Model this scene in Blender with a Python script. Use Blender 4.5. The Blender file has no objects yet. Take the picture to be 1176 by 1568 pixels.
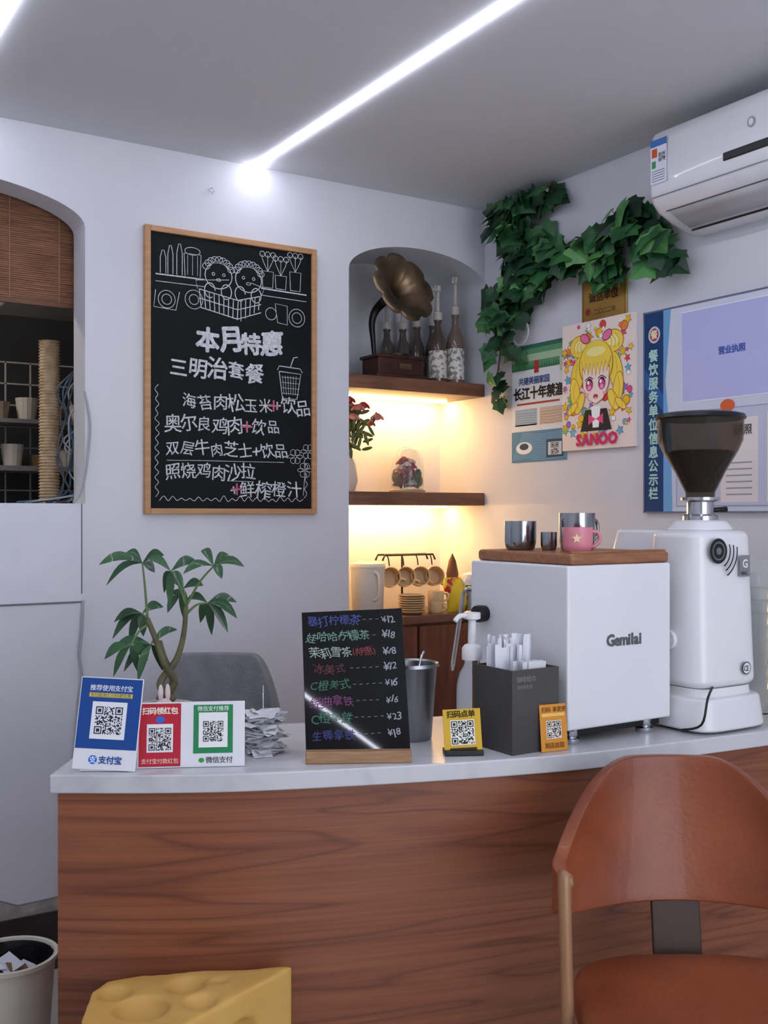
import bpy, math, random, bmesh
from mathutils import Vector, Matrix, Euler, noise
random.seed(11)
SC=bpy.context.scene
COL=SC.collection
R=math.radians
pi=math.pi

# ------------------------------------------------------------------ materials
def lin(c):
    if isinstance(c,str):
        c=c.lstrip('#'); c=[int(c[i:i+2],16)/255 for i in (0,2,4)]
    return tuple(((x/12.92) if x<=.04045 else ((x+.055)/1.055)**2.4) for x in c)+(1,)
MC={}
def mat(name,col,rough=.5,metal=0,emit=0,trans=0,col2=None,nscale=6,stretch=(1,1,1),bump=0,bscale=60,bstretch=None,coat=0,ior=1.45,lo=.35,hi=.65,dist=0,detail=3,alpha=1,spec=.5,flat=False):
    if name in MC: return MC[name]
    m=bpy.data.materials.new(name); m.use_nodes=True
    nt=m.node_tree; b=nt.nodes['Principled BSDF']
    a=lin(col)
    b.inputs['Roughness'].default_value=rough; b.inputs['Metallic'].default_value=metal
    b.inputs['Transmission Weight'].default_value=trans; b.inputs['IOR'].default_value=ior
    b.inputs['Coat Weight'].default_value=coat; b.inputs['Alpha'].default_value=alpha
    b.inputs['Specular IOR Level'].default_value=spec
    MC[name]=m
    if flat or emit:
        b.inputs['Base Color'].default_value=a
        if emit: b.inputs['Emission Color'].default_value=a; b.inputs['Emission Strength'].default_value=emit
        return m
    c2=lin(col2) if col2 else tuple(x*.86 for x in a[:3])+(1,)
    tc=nt.nodes.new('ShaderNodeTexCoord'); mp=nt.nodes.new('ShaderNodeMapping'); mp.inputs['Scale'].default_value=stretch
    nt.links.new(tc.outputs['Object'],mp.inputs['Vector'])
    n=nt.nodes.new('ShaderNodeTexNoise'); n.inputs['Scale'].default_value=nscale; n.inputs['Detail'].default_value=detail; n.inputs['Distortion'].default_value=dist
    nt.links.new(mp.outputs[0],n.inputs['Vector'])
    r=nt.nodes.new('ShaderNodeValToRGB'); r.color_ramp.elements[0].position=lo; r.color_ramp.elements[1].position=hi
    r.color_ramp.elements[0].color=a; r.color_ramp.elements[1].color=c2
    nt.links.new(n.outputs['Fac'],r.inputs[0]); nt.links.new(r.outputs[0],b.inputs['Base Color'])
    if bump:
        n2=nt.nodes.new('ShaderNodeTexNoise'); n2.inputs['Scale'].default_value=bscale; n2.inputs['Detail'].default_value=3
        if bstretch:
            mp2=nt.nodes.new('ShaderNodeMapping'); mp2.inputs['Scale'].default_value=bstretch
            nt.links.new(tc.outputs['Object'],mp2.inputs['Vector']); nt.links.new(mp2.outputs[0],n2.inputs['Vector'])
        else: nt.links.new(tc.outputs['Object'],n2.inputs['Vector'])
        bp=nt.nodes.new('ShaderNodeBump'); bp.inputs['Strength'].default_value=bump; bp.inputs['Distance'].default_value=.01
        nt.links.new(n2.outputs['Fac'],bp.inputs['Height']); nt.links.new(bp.outputs[0],b.inputs['Normal'])
    return m
def ink(col,rough=.6): return mat('print_'+col,'#'+col,rough,spec=.3,flat=True)

# ------------------------------------------------------------------ geometry helpers
def grp(name,loc=(0,0,0),rz=0):
    e=bpy.data.objects.new(name,None); COL.objects.link(e); e.empty_display_size=.05
    e.location=loc; e.rotation_euler=(0,0,R(rz)); return e
def mesh(name,vs,fs,m,parent=None,smooth=False,bevel=0,bseg=3,loc=(0,0,0),rot=(0,0,0),sub=0,solid=0,mi=None,soff=0):
    me=bpy.data.meshes.new(name); me.from_pydata([tuple(v) for v in vs],[],fs)
    ms=m if isinstance(m,(list,tuple)) else [m]
    for q in ms: me.materials.append(q)
    if mi:
        for p,i in zip(me.polygons,mi): p.material_index=i
    bm=bmesh.new(); bm.from_mesh(me)
    if mi is None: bmesh.ops.recalc_face_normals(bm,faces=bm.faces)
    bm.to_mesh(me); bm.free()
    if smooth:
        for p in me.polygons: p.use_smooth=True
    o=bpy.data.objects.new(name,me); COL.objects.link(o); o.location=loc; o.rotation_euler=rot
    if parent: o.parent=parent
    if solid:
        s=o.modifiers.new('s','SOLIDIFY'); s.thickness=solid; s.offset=soff
    if sub:
        s=o.modifiers.new('u','SUBSURF'); s.levels=s.render_levels=sub
    if bevel:
        s=o.modifiers.new('b','BEVEL'); s.width=bevel; s.segments=bseg; s.limit_method='ANGLE'; s.angle_limit=R(40)
        for p in me.polygons: p.use_smooth=True
        s.harden_normals=True
    return o
def boxv(c,s):
    x,y,z=c; a,b,d=s[0]/2,s[1]/2,s[2]/2
    vs=[(x+i*a,y+j*b,z+k*d) for k in(-1,1) for j in(-1,1) for i in(-1,1)]
    fs=[(0,2,3,1),(4,5,7,6),(0,1,5,4),(2,6,7,3),(0,4,6,2),(1,3,7,5)]
    return vs,fs
def box(name,c,s,m,parent=None,bevel=0,rot=(0,0,0),bseg=3):
    v,f=boxv((0,0,0),s); return mesh(name,v,f,m,parent,bevel=bevel,loc=c,rot=rot,bseg=bseg)
def rng(name,x0,x1,y0,y1,z0,z1,m,parent=None,bevel=0):
    return box(name,((x0+x1)/2,(y0+y1)/2,(z0+z1)/2),(x1-x0,y1-y0,z1-z0),m,parent,bevel)
def lathev(prof,seg=32,fn=None):
    vs=[];fs=[]
    for (r,z) in prof:
        for i in range(seg):
            a=2*pi*i/seg
            k=fn(a,r,z) if fn else 1
            vs.append((r*k*math.cos(a),r*k*math.sin(a),z))
    for j in range(len(prof)-1):
        for i in range(seg):
            fs.append((j*seg+i,j*seg+(i+1)%seg,(j+1)*seg+(i+1)%seg,(j+1)*seg+i))
    return vs,fs
def lathe(name,prof,m,parent=None,loc=(0,0,0),rot=(0,0,0),seg=32,fn=None,solid=0,smooth=True):
    v,f=lathev(prof,seg,fn); o=mesh(name,v,f,m,parent,smooth=smooth,loc=loc,rot=rot,solid=solid)
    e=o.modifiers.new('e','EDGE_SPLIT'); e.split_angle=R(45)
    return o
def cat(pts,n=6):
    P=[Vector(p) for p in pts]
    if len(P)<3: return P
    out=[]
    for i in range(len(P)-1):
        p0=P[max(i-1,0)];p1=P[i];p2=P[i+1];p3=P[min(i+2,len(P)-1)]
        for k in range(n):
            t=k/n
            out.append(.5*((2*p1)+(p2-p0)*t+(2*p0-5*p1+4*p2-p3)*t*t+(3*p1-p0-3*p2+p3)*t**3))
    out.append(P[-1]); return out
def tubev(pts,r,seg=8,closed=False):
    P=[Vector(p) for p in pts]; n=len(P)
    rs=r if isinstance(r,(list,tuple)) else [r]*n
    if len(rs)!=n:
        rs=[rs[0]+(rs[-1]-rs[0])*i/(n-1) for i in range(n)]
    vs=[];fs=[]; up=None
    for i in range(n):
        t=(P[min(i+1,n-1)]-P[max(i-1,0)])
        if closed: t=P[(i+1)%n]-P[i-1]
        t.normalize()
        if up is None:
            up=Vector((0,0,1)) if abs(t.z)<.9 else Vector((1,0,0))
        s=t.cross(up); 
        if s.length<1e-5: s=t.orthogonal()
        s.normalize(); up=s.cross(t).normalized()
        for k in range(seg):
            a=2*pi*k/seg; vs.append(P[i]+(s*math.cos(a)+up*math.sin(a))*rs[i])
    for i in range(n-1 if not closed else n):
        j=(i+1)%n
        for k in range(seg):
            fs.append((i*seg+k,i*seg+(k+1)%seg,j*seg+(k+1)%seg,j*seg+k))
    if not closed:
        fs.append(tuple(range(seg))[::-1]); fs.append(tuple((n-1)*seg+k for k in range(seg)))
    return vs,fs
def tube(name,pts,r,m,parent=None,seg=8,smooth=True,n=5,closed=False,curve=True):
    P=cat(pts,n) if curve and not closed else pts
    v,f=tubev(P,r,seg,closed); return mesh(name,v,f,m,parent,smooth=smooth)
def ellv(c,r,seg=16,rings=10):
    vs=[];fs=[]
    for j in range(rings+1):
        th=pi*j/rings
        for i in range(seg):
            a=2*pi*i/seg; vs.append((c[0]+r[0]*math.sin(th)*math.cos(a),c[1]+r[1]*math.sin(th)*math.sin(a),c[2]+r[2]*math.cos(th)))
    for j in range(rings):
        for i in range(seg): fs.append((j*seg+i,j*seg+(i+1)%seg,(j+1)*seg+(i+1)%seg,(j+1)*seg+i))
    return vs,fs
class Acc:
    def __init__(s): s.v=[];s.f=[];s.mi=[];s.ms=[]
    def idx(s,m):
        if m not in s.ms: s.ms.append(m)
        return s.ms.index(m)
    def add(s,vf,m,M=None):
        vs,fs=vf; k=len(s.v); i=s.idx(m)
        for v in vs: s.v.append(M@Vector(v) if M else Vector(v))
        for f in fs: s.f.append(tuple(q+k for q in f)); s.mi.append(i)
    def make(s,name,parent=None,smooth=False,**k): return mesh(name,s.v,s.f,s.ms,parent,smooth=smooth,mi=s.mi,**k)
    # flat art on the local x/z plane, front is -y
    def poly(s,pts,m,y): s.add(([(p[0],y,p[1]) for p in pts],[tuple(range(len(pts)))]),m)
    def rect(s,x0,x1,z0,z1,m,y): s.poly([(x0,z0),(x1,z0),(x1,z1),(x0,z1)],m,y)
    def ell(s,x,z,rx,rz,m,y,n=24,a=0):
        s.poly([(x+rx*math.cos(2*pi*i/n)*math.cos(a)-rz*math.sin(2*pi*i/n)*math.sin(a),z+rx*math.cos(2*pi*i/n)*math.sin(a)+rz*math.sin(2*pi*i/n)*math.cos(a)) for i in range(n)],m,y)
    def stroke(s,pts,w,m,y,curve=False):
        P=[Vector((p[0],p[1],0)) for p in pts]
        if curve: P=cat(P,5)
        n=len(P); vs=[];fs=[]
        for i in range(n):
            t=P[min(i+1,n-1)]-P[max(i-1,0)]
            if t.length<1e-7: t=Vector((1,0,0))
            t.normalize(); q=Vector((-t.y,t.x,0))*w/2
            vs+= [(P[i].x+q.x,y,P[i].y+q.y),(P[i].x-q.x,y,P[i].y-q.y)]
        for i in range(n-1): fs.append((2*i,2*i+1,2*i+3,2*i+2))
        s.add((vs,fs),m)
    def text(s,st,x,z,size,m,y,bold=.02,jit=0,adv=1.0,vert=False):
        cx=x;cz=z
        offs=[(bold*a,bold*b) for a,b in((-1,0),(1,0),(0,1),(0,-1),(.7,.7),(-.7,-.7),(.7,-.7),(-.7,.7))]
        if bold<=.015: offs=[(bold,0),(-bold,0),(0,bold)]
        if bold<=.005: offs=[(0,0)]
        for ch in st:
            if ch==' ': cx+=size*.4; continue
            vs,fs,w=glyph(ch)
            cjk=ord(ch)>255
            a=size*(1.0 if cjk else max(.3,w+.12))*adv
            rr=random.uniform(-1,1)*jit*.12; sc=size*(1+random.uniform(-1,1)*jit*.1)
            ox=cx+a/2; oz=cz+random.uniform(-1,1)*jit*size*.06
            c,sn=math.cos(rr),math.sin(rr); sh=jit*random.uniform(-.12,.12)
            for q,(bx,bz) in enumerate(offs):
                yy=y-q*.00009
                s.add(([(ox+((v[0]+bx+v[1]*sh)*c-(v[1]+bz)*sn)*sc,yy,oz+((v[0]+bx)*sn+(v[1]+bz)*c)*sc) for v in vs],fs),m)
            if vert: cz-=size*1.12
            else: cx+=a
        return cx
GL={}; UNIT=[None]
def rawglyph(ch):
    cu=bpy.data.curves.new('g','FONT'); cu.body=ch; cu.size=1; cu.resolution_u=2
    o=bpy.data.objects.new('g',cu); COL.objects.link(o)
    dg=bpy.context.evaluated_depsgraph_get(); me=bpy.data.meshes.new_from_object(o.evaluated_get(dg))
    vs=[(v.co.x,v.co.y) for v in me.vertices]; fs=[tuple(p.vertices) for p in me.polygons]
    bpy.data.objects.remove(o); bpy.data.meshes.remove(me); bpy.data.curves.remove(cu)
    return vs,fs
def glyph(ch):
    if UNIT[0] is None:
        vs,_=rawglyph('国')
        xs=[v[0] for v in vs]; ys=[v[1] for v in vs]
        UNIT[0]=(.86/max(max(xs)-min(xs),.1),(max(ys)+min(ys))/2) if vs else (1,.35)
    if ch not in GL:
        vs,fs=rawglyph(ch)
        if not vs: GL[ch]=([],[],.5); return GL[ch]
        u,cy=UNIT[0]; xs=[v[0] for v in vs]; mx=(max(xs)+min(xs))/2
        GL[ch]=([((v[0]-mx)*u,(v[1]-cy)*u) for v in vs],fs,(max(xs)-min(xs))*u)
    return GL[ch]
def qr(A,x,z,size,y,dark,seed=1,n=25,bg=None):
    rn=random.Random(seed); c=size/n
    if bg: A.rect(x-c,x+size+c,z-c,z+size+c,bg,y+.0002)
    def fnd(i,j):
        for a,b in((0,0),(n-7,0),(0,n-7)):
            if a-1<=i<a+8 and b-1<=j<b+8: return (a,b)
        return None
    for i in range(n):
        for j in range(n):
            f=fnd(i,j)
            if f:
                a,b=i-f[0],j-f[1]
                on=(0<=a<7 and 0<=b<7) and (a in(0,6) or b in(0,6) or (2<=a<=4 and 2<=b<=4))
            else: on=rn.random()<.5
            if on: A.rect(x+i*c,x+(i+1)*c,z+size-(j+1)*c,z+size-j*c,dark,y)

# ------------------------------------------------------------------ palette
M_wall=mat('plaster_wall','#dadbe0',.75,col2='#d2d3da',nscale=2,bump=.12,bscale=25)
M_ceil=mat('plaster_ceiling','#d8d9dd',.85,col2='#d4d5d9',nscale=1.5,bump=.05,bscale=15)
M_floor=mat('floor_tile','#b4afa7',.4,col2='#a49f97',nscale=3)
M_white=mat('white_enamel','#e6e7ea',.28,col2='#e1e2e6',nscale=3,coat=.3)
M_plast=mat('white_plastic','#e6e6e8',.38,col2='#e0e0e2')
M_black=mat('black_plastic','#101012',.35,flat=True)
M_chrome=mat('chrome','#d0d2d6',.14,1,col2='#bcbec2')
M_steel=mat('brushed_steel','#a2a4a8',.34,1,col2='#8e9094',nscale=30,stretch=(1,1,.1))
M_glass=mat('clear_glass','#f4f8f8',.03,trans=.95,ior=1.3,flat=True)
M_marble=mat('counter_quartz','#cbccd0',.25,col2='#b4b5bb',nscale=5,lo=.5,hi=.8,dist=1.5)
M_chalk=mat('chalk_white','#dcdde0',.9,col2='#b8babf',nscale=90)
M_board=mat('chalkboard_black','#0b0d0f',.6,col2='#101315',nscale=5,spec=.22)
M_oak=mat('oak_frame','#c4956a',.5,col2='#ae8158',nscale=6,stretch=(1,1,8))
M_shelf=mat('walnut_shelf','#7d5540',.45,col2='#654330',nscale=5,stretch=(1.5,12,12))
M_cab=mat('cabinet_wood','#7c4a33',.5,col2='#653a27',nscale=5,stretch=(8,8,1))
M_led=mat('led_cool','#eceeff',.5,emit=27)
M_warm=mat('led_warm','#ffcc82',.5,emit=85)
M_lampk=mat('kitchen_fill_glow','#fff0dc',.5,emit=30)

def woodmat():
    m=bpy.data.materials.new('counter_wood_panel'); m.use_nodes=True; nt=m.node_tree; b=nt.nodes['Principled BSDF']
    tc=nt.nodes.new('ShaderNodeTexCoord')
    mp=nt.nodes.new('ShaderNodeMapping'); mp.inputs['Scale'].default_value=(.42,.42,6)
    nt.links.new(tc.outputs['Object'],mp.inputs['Vector'])
    w=nt.nodes.new('ShaderNodeTexNoise'); w.inputs['Scale'].default_value=1.3; w.inputs['Detail'].default_value=2; w.inputs['Distortion'].default_value=.8
    nt.links.new(mp.outputs[0],w.inputs['Vector'])
    mp2=nt.nodes.new('ShaderNodeMapping'); mp2.inputs['Scale'].default_value=(.8,.8,60)
    nt.links.new(tc.outputs['Object'],mp2.inputs['Vector'])
    f=nt.nodes.new('ShaderNodeTexNoise'); f.inputs['Scale'].default_value=2.0; f.inputs['Detail'].default_value=5; f.inputs['Distortion'].default_value=.3
    nt.links.new(mp2.outputs[0],f.inputs['Vector'])
    mul=nt.nodes.new('ShaderNodeMath'); mul.operation='MULTIPLY'; mul.inputs[1].default_value=8
    nt.links.new(w.outputs['Fac'],mul.inputs[0])
    fr=nt.nodes.new('ShaderNodeMath'); fr.operation='FRACT'; nt.links.new(mul.outputs[0],fr.inputs[0])
    r=nt.nodes.new('ShaderNodeValToRGB'); e=r.color_ramp.elements
    e[0].position=0; e[0].color=lin('#6a3b27'); e[1].position=1; e[1].color=lin('#73422b')
    for p,c in((.10,'#824b33'),(.5,'#8e563a'),(.88,'#875036')):
        q=e.new(p); q.color=lin(c)
    nt.links.new(fr.outputs[0],r.inputs[0])
    r2=nt.nodes.new('ShaderNodeValToRGB'); r2.color_ramp.elements[0].position=.3; r2.color_ramp.elements[0].color=(.76,.73,.70,1); r2.color_ramp.elements[1].position=.6; r2.color_ramp.elements[1].color=(1.02,1.01,1.0,1)
    nt.links.new(f.outputs['Fac'],r2.inputs[0])
    mx=nt.nodes.new('ShaderNodeMix'); mx.data_type='RGBA'; mx.blend_type='MULTIPLY'; mx.inputs['Factor'].default_value=1
    nt.links.new(r.outputs[0],mx.inputs['A']); nt.links.new(r2.outputs[0],mx.inputs['B'])
    nt.links.new(mx.outputs['Result'],b.inputs['Base Color']); b.inputs['Roughness'].default_value=.42
    return m
M_wood=woodmat()

# ------------------------------------------------------------------ room shell
H=2.5; YB=3.175; XR=2.46; XL=-1.5; YF=-1.6
def archz(X,c,s,z0,rise):
    t=max(0,1-((X-c)/s)**2); return z0+rise*t**.5
def back_wall():
    A=Acc()
    Q=lambda *p: A.add((list(p),[(0,1,2,3)]),M_wall)
    ox0,ox1=-.06,.938; nx0,nx1=1.862,XR; YT=YB+.12; YN=YB+.295
    for a,b in((XL,ox0),(ox1,nx0)):
        Q((a,YB,0),(b,YB,0),(b,YB,H),(a,YB,H)); Q((a,YT,0),(b,YT,0),(b,YT,H),(a,YT,H))
    oc,os_=(ox0+ox1)/2,(ox1-ox0)/2; sill=1.382
    Q((ox0,YB,0),(ox1,YB,0),(ox1,YB,sill),(ox0,YB,sill)); Q((ox0,YT,0),(ox1,YT,0),(ox1,YT,sill),(ox0,YT,sill))
    Q((ox0,YB,sill),(ox1,YB,sill),(ox1,YT,sill),(ox0,YT,sill))
    for x in(ox0,ox1): Q((x,YB,sill),(x,YT,sill),(x,YT,2.217),(x,YB,2.217))
    N=32
    for i in range(N):
        a=oc-os_*math.cos(pi*i/N); b=oc-os_*math.cos(pi*(i+1)/N)
        za=archz(a,oc,os_,2.217,.12); zb=archz(b,oc,os_,2.217,.12)
        Q((a,YB,za),(b,YB,zb),(b,YB,H),(a,YB,H)); Q((a,YT,za),(b,YT,zb),(b,YT,H),(a,YT,H)); Q((a,YB,za),(b,YB,zb),(b,YT,zb),(a,YT,za))
    nc,ns=(nx0+nx1)/2,(nx1-nx0)/2
    for i in range(N):
        a=nc-ns*math.cos(pi*i/N); b=nc-ns*math.cos(pi*(i+1)/N)
        za=archz(a,nc,ns,2.209,.107); zb=archz(b,nc,ns,2.209,.107)
        Q((a,YB,za),(b,YB,zb),(b,YB,H),(a,YB,H)); Q((a,YB,za),(b,YB,zb),(b,YN,zb),(a,YN,za))
    Q((nx0,YB,0),(nx0,YN,0),(nx0,YN,2.209),(nx0,YB,2.209))
    Q((nx0,YN,0),(nx1,YN,0),(nx1,YN,2.34),(nx0,YN,2.34))
    A.make('wall_back')
back_wall()
rng('wall_right',XR,XR+.1,YF,YB+.4,0,H,M_wall)
rng('wall_left',XL-.1,XL,YF,5.0,0,H,M_wall)
gf=grp('wall_front_fill_opening')
WX0,WX1=.1,2.25  # unseen opening behind the camera, added so world light enters as frontal fill
rng('pier_a',XL,WX0,YF-.1,YF,0,H,M_wall,gf); rng('pier_b',WX1,XR,YF-.1,YF,0,H,M_wall,gf)
rng('lintel',WX0,WX1,YF-.1,YF,2.3,H,M_wall,gf); rng('parapet',WX0,WX1,YF-.1,YF,0,.25,M_wall,gf)
rng('floor',XL-.1,XR+.1,YF-.1,5.0,-.1,0,M_floor)
rng('ceiling',XL-.1,XR+.1,YF-.1,5.0,H,H+.1,M_ceil)
for i,X in enumerate((1.5,.552,-.56)):  # last strip is out of view, added for fill and the menu board streak
    g=grp('led_light_strip')
    rng('diffuser',X-.009,X+.009,YF+.1,YB-.001,H-.006,H,M_led,g)
    if i==0: rng('diffuser_end',X-.010,X+.010,YB-.007,YB,H-.032,H-.005,M_led,g)
M_trim=mat('dark_baseboard','#3a3430',.6,col2='#2a2522')
rng('baseboard_back',XL,1.862,YB-.012,YB,0,.17,M_trim)
g=grp('trim_2',(0,YB,0)); A=Acc(); rn=random.Random(3)
top=[(XL+.02+k*.06,.20+rn.uniform(0,.035)) for k in range(50)]
for k in range(49): A.poly([(top[k][0],.17),(top[k+1][0],.17),top[k+1],top[k]],mat('bare_plaster','#b5b1aa',.9,col2='#9c9892',nscale=20,bump=.5),-.0012)
A.stroke([(a,b+.002) for a,b in top],.004,mat('peel_edge','#8f8f94',.9),-.0016); A.make('peeled_strip',g)
gs=grp('trim_1')
M_seam=mat('seam_grey','#77787c',.8)
rng('seam_v',.926,.929,YB-.002,YB,1.11,1.382,M_seam,gs); rng('seam_h',-.06,.926,YB-.002,YB,1.082,1.087,M_seam,gs)
rng('panel_face',-.06,.9255,YB-.0015,YB,1.088,1.381,mat('panel_white','#dddfe6',.5,col2='#d7d9e1'),gs)
gc=grp('hanging_cable')
tube('cord',[(.93,YB-.008,1.09),(.925,YB-.01,1.0),(.918,YB-.012,.93),(.925,YB-.01,.86),(.915,YB-.01,.78),(.90,YB-.01,.60)],.004,mat('cord_grey','#a9abb0',.5),gc)

# ------------------------------------------------------------------ room behind the pass-through
M_tile=mat('dark_tile','#3c3e42',.3,col2='#4a4c50',nscale=2)
rng('wall_kitchen_back',XL,1.9,4.6,4.7,0,H,M_tile)
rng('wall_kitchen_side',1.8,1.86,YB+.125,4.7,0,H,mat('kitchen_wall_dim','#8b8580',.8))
g=grp('kitchen_fill_lamp',(.2,4.0,H)); lathe('shade',[(0,-.03),(.12,-.03),(.14,-.01),(.14,0),(0,0)],M_lampk,g)  # unseen lamp added to brighten the room behind the pass-through
gg=grp('wall_grid_rack',(.55,4.5,0))
M_wire=mat('grid_wire','#c9cbd0',.4)
A=Acc()
for i in range(16): A.add(boxv((-.75+i*.10,0,1.66),(.006,.006,.64)),M_wire)
for i in range(8): A.add(boxv((0,0,1.36+i*.088),(1.6,.006,.006)),M_wire)
A.make('grid',gg)
A=Acc(); A.add(boxv((0,-.12,1.53),(1.6,.25,.02)),mat('rack_shelf','#9a9c9f',.4)); A.add(boxv((0,-.10,1.72),(1.6,.2,.016)),mat('rack_shelf','#9a9c9f',.4))
for zz in (1.54,1.728):
    for i,(x,h,c) in enumerate(((-.5,.12,'#c9b79a'),(-.3,.08,'#8a4b3a'),(-.12,.1,'#ddd7cc'),(.03,.05,'#e6e4df'),(.1,.10,'#454a52'),(.22,.06,'#d9d3c8'),(.34,.07,'#b0a08a'),(.45,.09,'#ece8e0'),(.56,.05,'#8a6b4d'),(.66,.07,'#d8d4cc'))):
        v,f=lathev([(0,0),(.035,0),(.045,h),(.035,h),(.03,.02),(0,.02)],14); A.add((v,f),mat('jar%d'%i,c,.4),Matrix.Translation((x+(zz-1.54)*.3,-.12,zz)))
A.make('storage_jars',gg)
rng('support_l',-.8,-.78,-.25,.1,0,1.52,M_wire,gg); rng('support_r',.78,.8,-.25,.1,0,1.52,M_wire,gg)
gb=grp('bamboo_blind',(0,YB+.15,0))
M_bam=mat('bamboo','#986646',.6,col2='#643d29',nscale=5,stretch=(2,2,60))
A=Acc()
for i in range(62):
    A.add(boxv((.42,random.uniform(-.001,.001),2.008+i*.0064),(1.1,.003,.0054)),M_bam)
A.make('slats',gb)
A=Acc()
for x in (-.05,.15,.35,.55,.75,.9): A.add(boxv((x,-.003,2.2),(.004,.002,.39)),mat('blind_cord','#957252',.7))
A.make('cords',gb); rng('bottom_rail',-.13,.97,-.006,.006,1.995,2.01,mat('blind_rail','#6e4630',.5),gb); rng('head_rail',-.13,.97,-.01,.012,2.4,2.5,mat('blind_rail','#6e4630',.5),gb)
gp=grp('cat_scratching_post',(.948,3.62,0))
M_rope=mat('sisal_rope','#f0dcbc',.85,col2='#d3b891',nscale=40,bump=.4,bscale=200)
prof=[]
for i in range(180):
    z=.05+i*.0105; prof+= [(.030,z),(.036,z+.005)]
lathe('rope_column',prof,M_rope,gp,seg=20); 
box('platform',(0,0,2.05),(.32,.3,.03),mat('plush_grey','#8b8782',.95,bump=.3),gp,.01); box('base',(0,0,.025),(.4,.4,.05),mat('plush_grey','#8b8782',.95,bump=.3),gp,.01)
gw=grp('cable_bundle')
M_c1=mat('cable_white','#a9acb4',.5); M_c2=mat('cable_blue','#3f6a8c',.5); M_c3=mat('cable_dark','#4a4c52',.5)
tube('pipe',[(1.0,3.36,1.0),(1.0,3.36,2.05)],.022,mat('pipe_white','#d5d7dc',.4),gw,curve=False)
rng('junction_box',.955,1.02,3.31,3.345,1.77,1.93,mat('pipe_white','#d5d7dc',.4),gw,.006)
for i in range(8):
    x=.945+random.uniform(-.03,.02)
    P=[(x+.03,3.33,1.80)]
    for k in range(5): P.append((x+random.uniform(-.04,.03),3.32+random.uniform(-.01,.03),1.72-k*.075+random.uniform(-.02,.02)))
    P.append((.88+random.uniform(-.12,.05),3.33,1.386)); tube('wire_%d'%i,P,.003,[M_c1,M_c2,M_c3,M_c1,M_c3][i%5],gw)
tube('hanging_loop',[(.935,YB-.006,1.72),(.95,YB-.012,1.62),(.94,YB-.012,1.5),(.925,YB-.008,1.42),(.90,YB-.006,1.384)],.0035,M_c1,gw)

# ------------------------------------------------------------------ niche shelves + lamps + cabinet
for z in (1.842,1.43):
    g=grp('wall_shelf')
    rng('board',1.864,XR-.002,YB-.002,YB+.29,z-.048,z,M_shelf,g,.003)
    rng('led_strip',1.885,XR-.03,YB+.205,YB+.225,z-.055,z-.049,M_warm,g)
g=grp('niche_cabinet')
rng('worktop',1.866,XR-.004,YB-.0,YB+.29,.95,.98,M_shelf,g,.003)
rng('carcass',1.87,XR-.008,YB+.02,YB+.285,.0,.95,M_cab,g)
rng('door_l',1.88,2.155,YB+.005,YB+.02,.08,.94,M_cab,g,.003); rng('door_r',2.165,XR-.012,YB+.005,YB+.02,.08,.94,M_cab,g,.003)
rng('handle_l',2.125,2.135,YB-.01,YB+.005,.7,.82,M_chrome,g); rng('handle_r',2.185,2.195,YB-.01,YB+.005,.7,.82,M_chrome,g)

# gramophone
g=grp('gramophone',(2.10,3.265,1.842))
M_maho=mat('mahogany','#4a2a22',.35,col2='#351b16',nscale=8)
M_brass=mat('aged_brass','#8f785c',.38,.75,col2='#3c322a',nscale=7)
box('plinth',(0,0,.008),(.215,.135,.016),M_maho,g,.003); box('case',(0,0,.046),(.19,.115,.06),M_maho,g,.003); box('case_lid',(0,0,.080),(.205,.128,.012),M_maho,g,.003)
box('nameplate',(.02,-.058,.046),(.05,.003,.02),M_brass,g)
lathe('turntable',[(0,.0),(.05,.0),(.05,.008),(0,.008)],M_black,g,(.02,0,.088))
tube('crank',[(.095,0,.05),(.125,0,.05),(.125,0,.02)],.004,M_chrome,g,curve=False)
tube('tone_arm',[(-.06,.03,.085),(-.065,.03,.15),(-.07,.03,.21),(-.06,.02,.255),(-.045,-.015,.285)],[.007,.018],M_black,g)
ax=Vector((.10,-.80,.30)).normalized(); q=ax.to_track_quat('Z','Y')
prof=[(.016,0),(.022,.03),(.034,.06),(.054,.085),(.086,.101),(.116,.106),(.137,.100)]
v,f=lathev(prof,120,lambda a,r,z:1-.13*(1-abs(math.cos(a*4)))**2*(r/.137)**1.2)
M=Matrix.Translation((-.045,-.035,.283))@q.to_matrix().to_4x4()
mesh('horn',[M@Vector(p) for p in v],f,M_brass,g,smooth=True,solid=.0015)

def pump_bottle(X,Y,z,label,glassc,h=.20,r=.032):
    g=grp('syrup_bottle',(X,Y,z)); k=h/.2
    gm=mat('bottle_'+glassc,'#'+glassc,.15,coat=.5)
    lathe('body',[(0,0),(r*.95,0),(r,.006),(r,.12*k),(r*.9,.145*k),(.014,.18*k),(.012,.205*k),(.015,.208*k),(.015,.22*k),(0,.22*k)],gm,g)
    v,f=lathev([(r+.0006,.02),(r+.0006,.11*k)],32); mesh('label',v,f,mat('label_'+label,'#'+label,.6,col2='#8f8a82',nscale=60,lo=.52,hi=.56),g,smooth=True)
    c=mat('pump_translucent','#c9c4bc',.35)
    lathe('pump_collar',[(0,.215*k),(.017,.215*k),(.017,.24*k),(.008,.245*k),(.006,.31*k),(.012,.312*k),(.012,.33*k),(0,.332*k)],c,g)
    tube('spout',[(0,0,.322*k),(-.02,-.015,.325*k),(-.032,-.026,.305*k)],.005,c,g)
pump_bottle(2.305,3.265,1.842,'d9d5cc','5a4b43',.225,.034); pump_bottle(2.385,3.262,1.842,'e2dfd8','7a6a60',.25,.034)
for i,(x,y,h) in enumerate(((2.235,3.40,.205),(2.305,3.405,.22),(2.165,3.405,.20),(2.375,3.40,.23))): pump_bottle(x,y,1.842,'7a7068','5c534e',h,.03)

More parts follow.
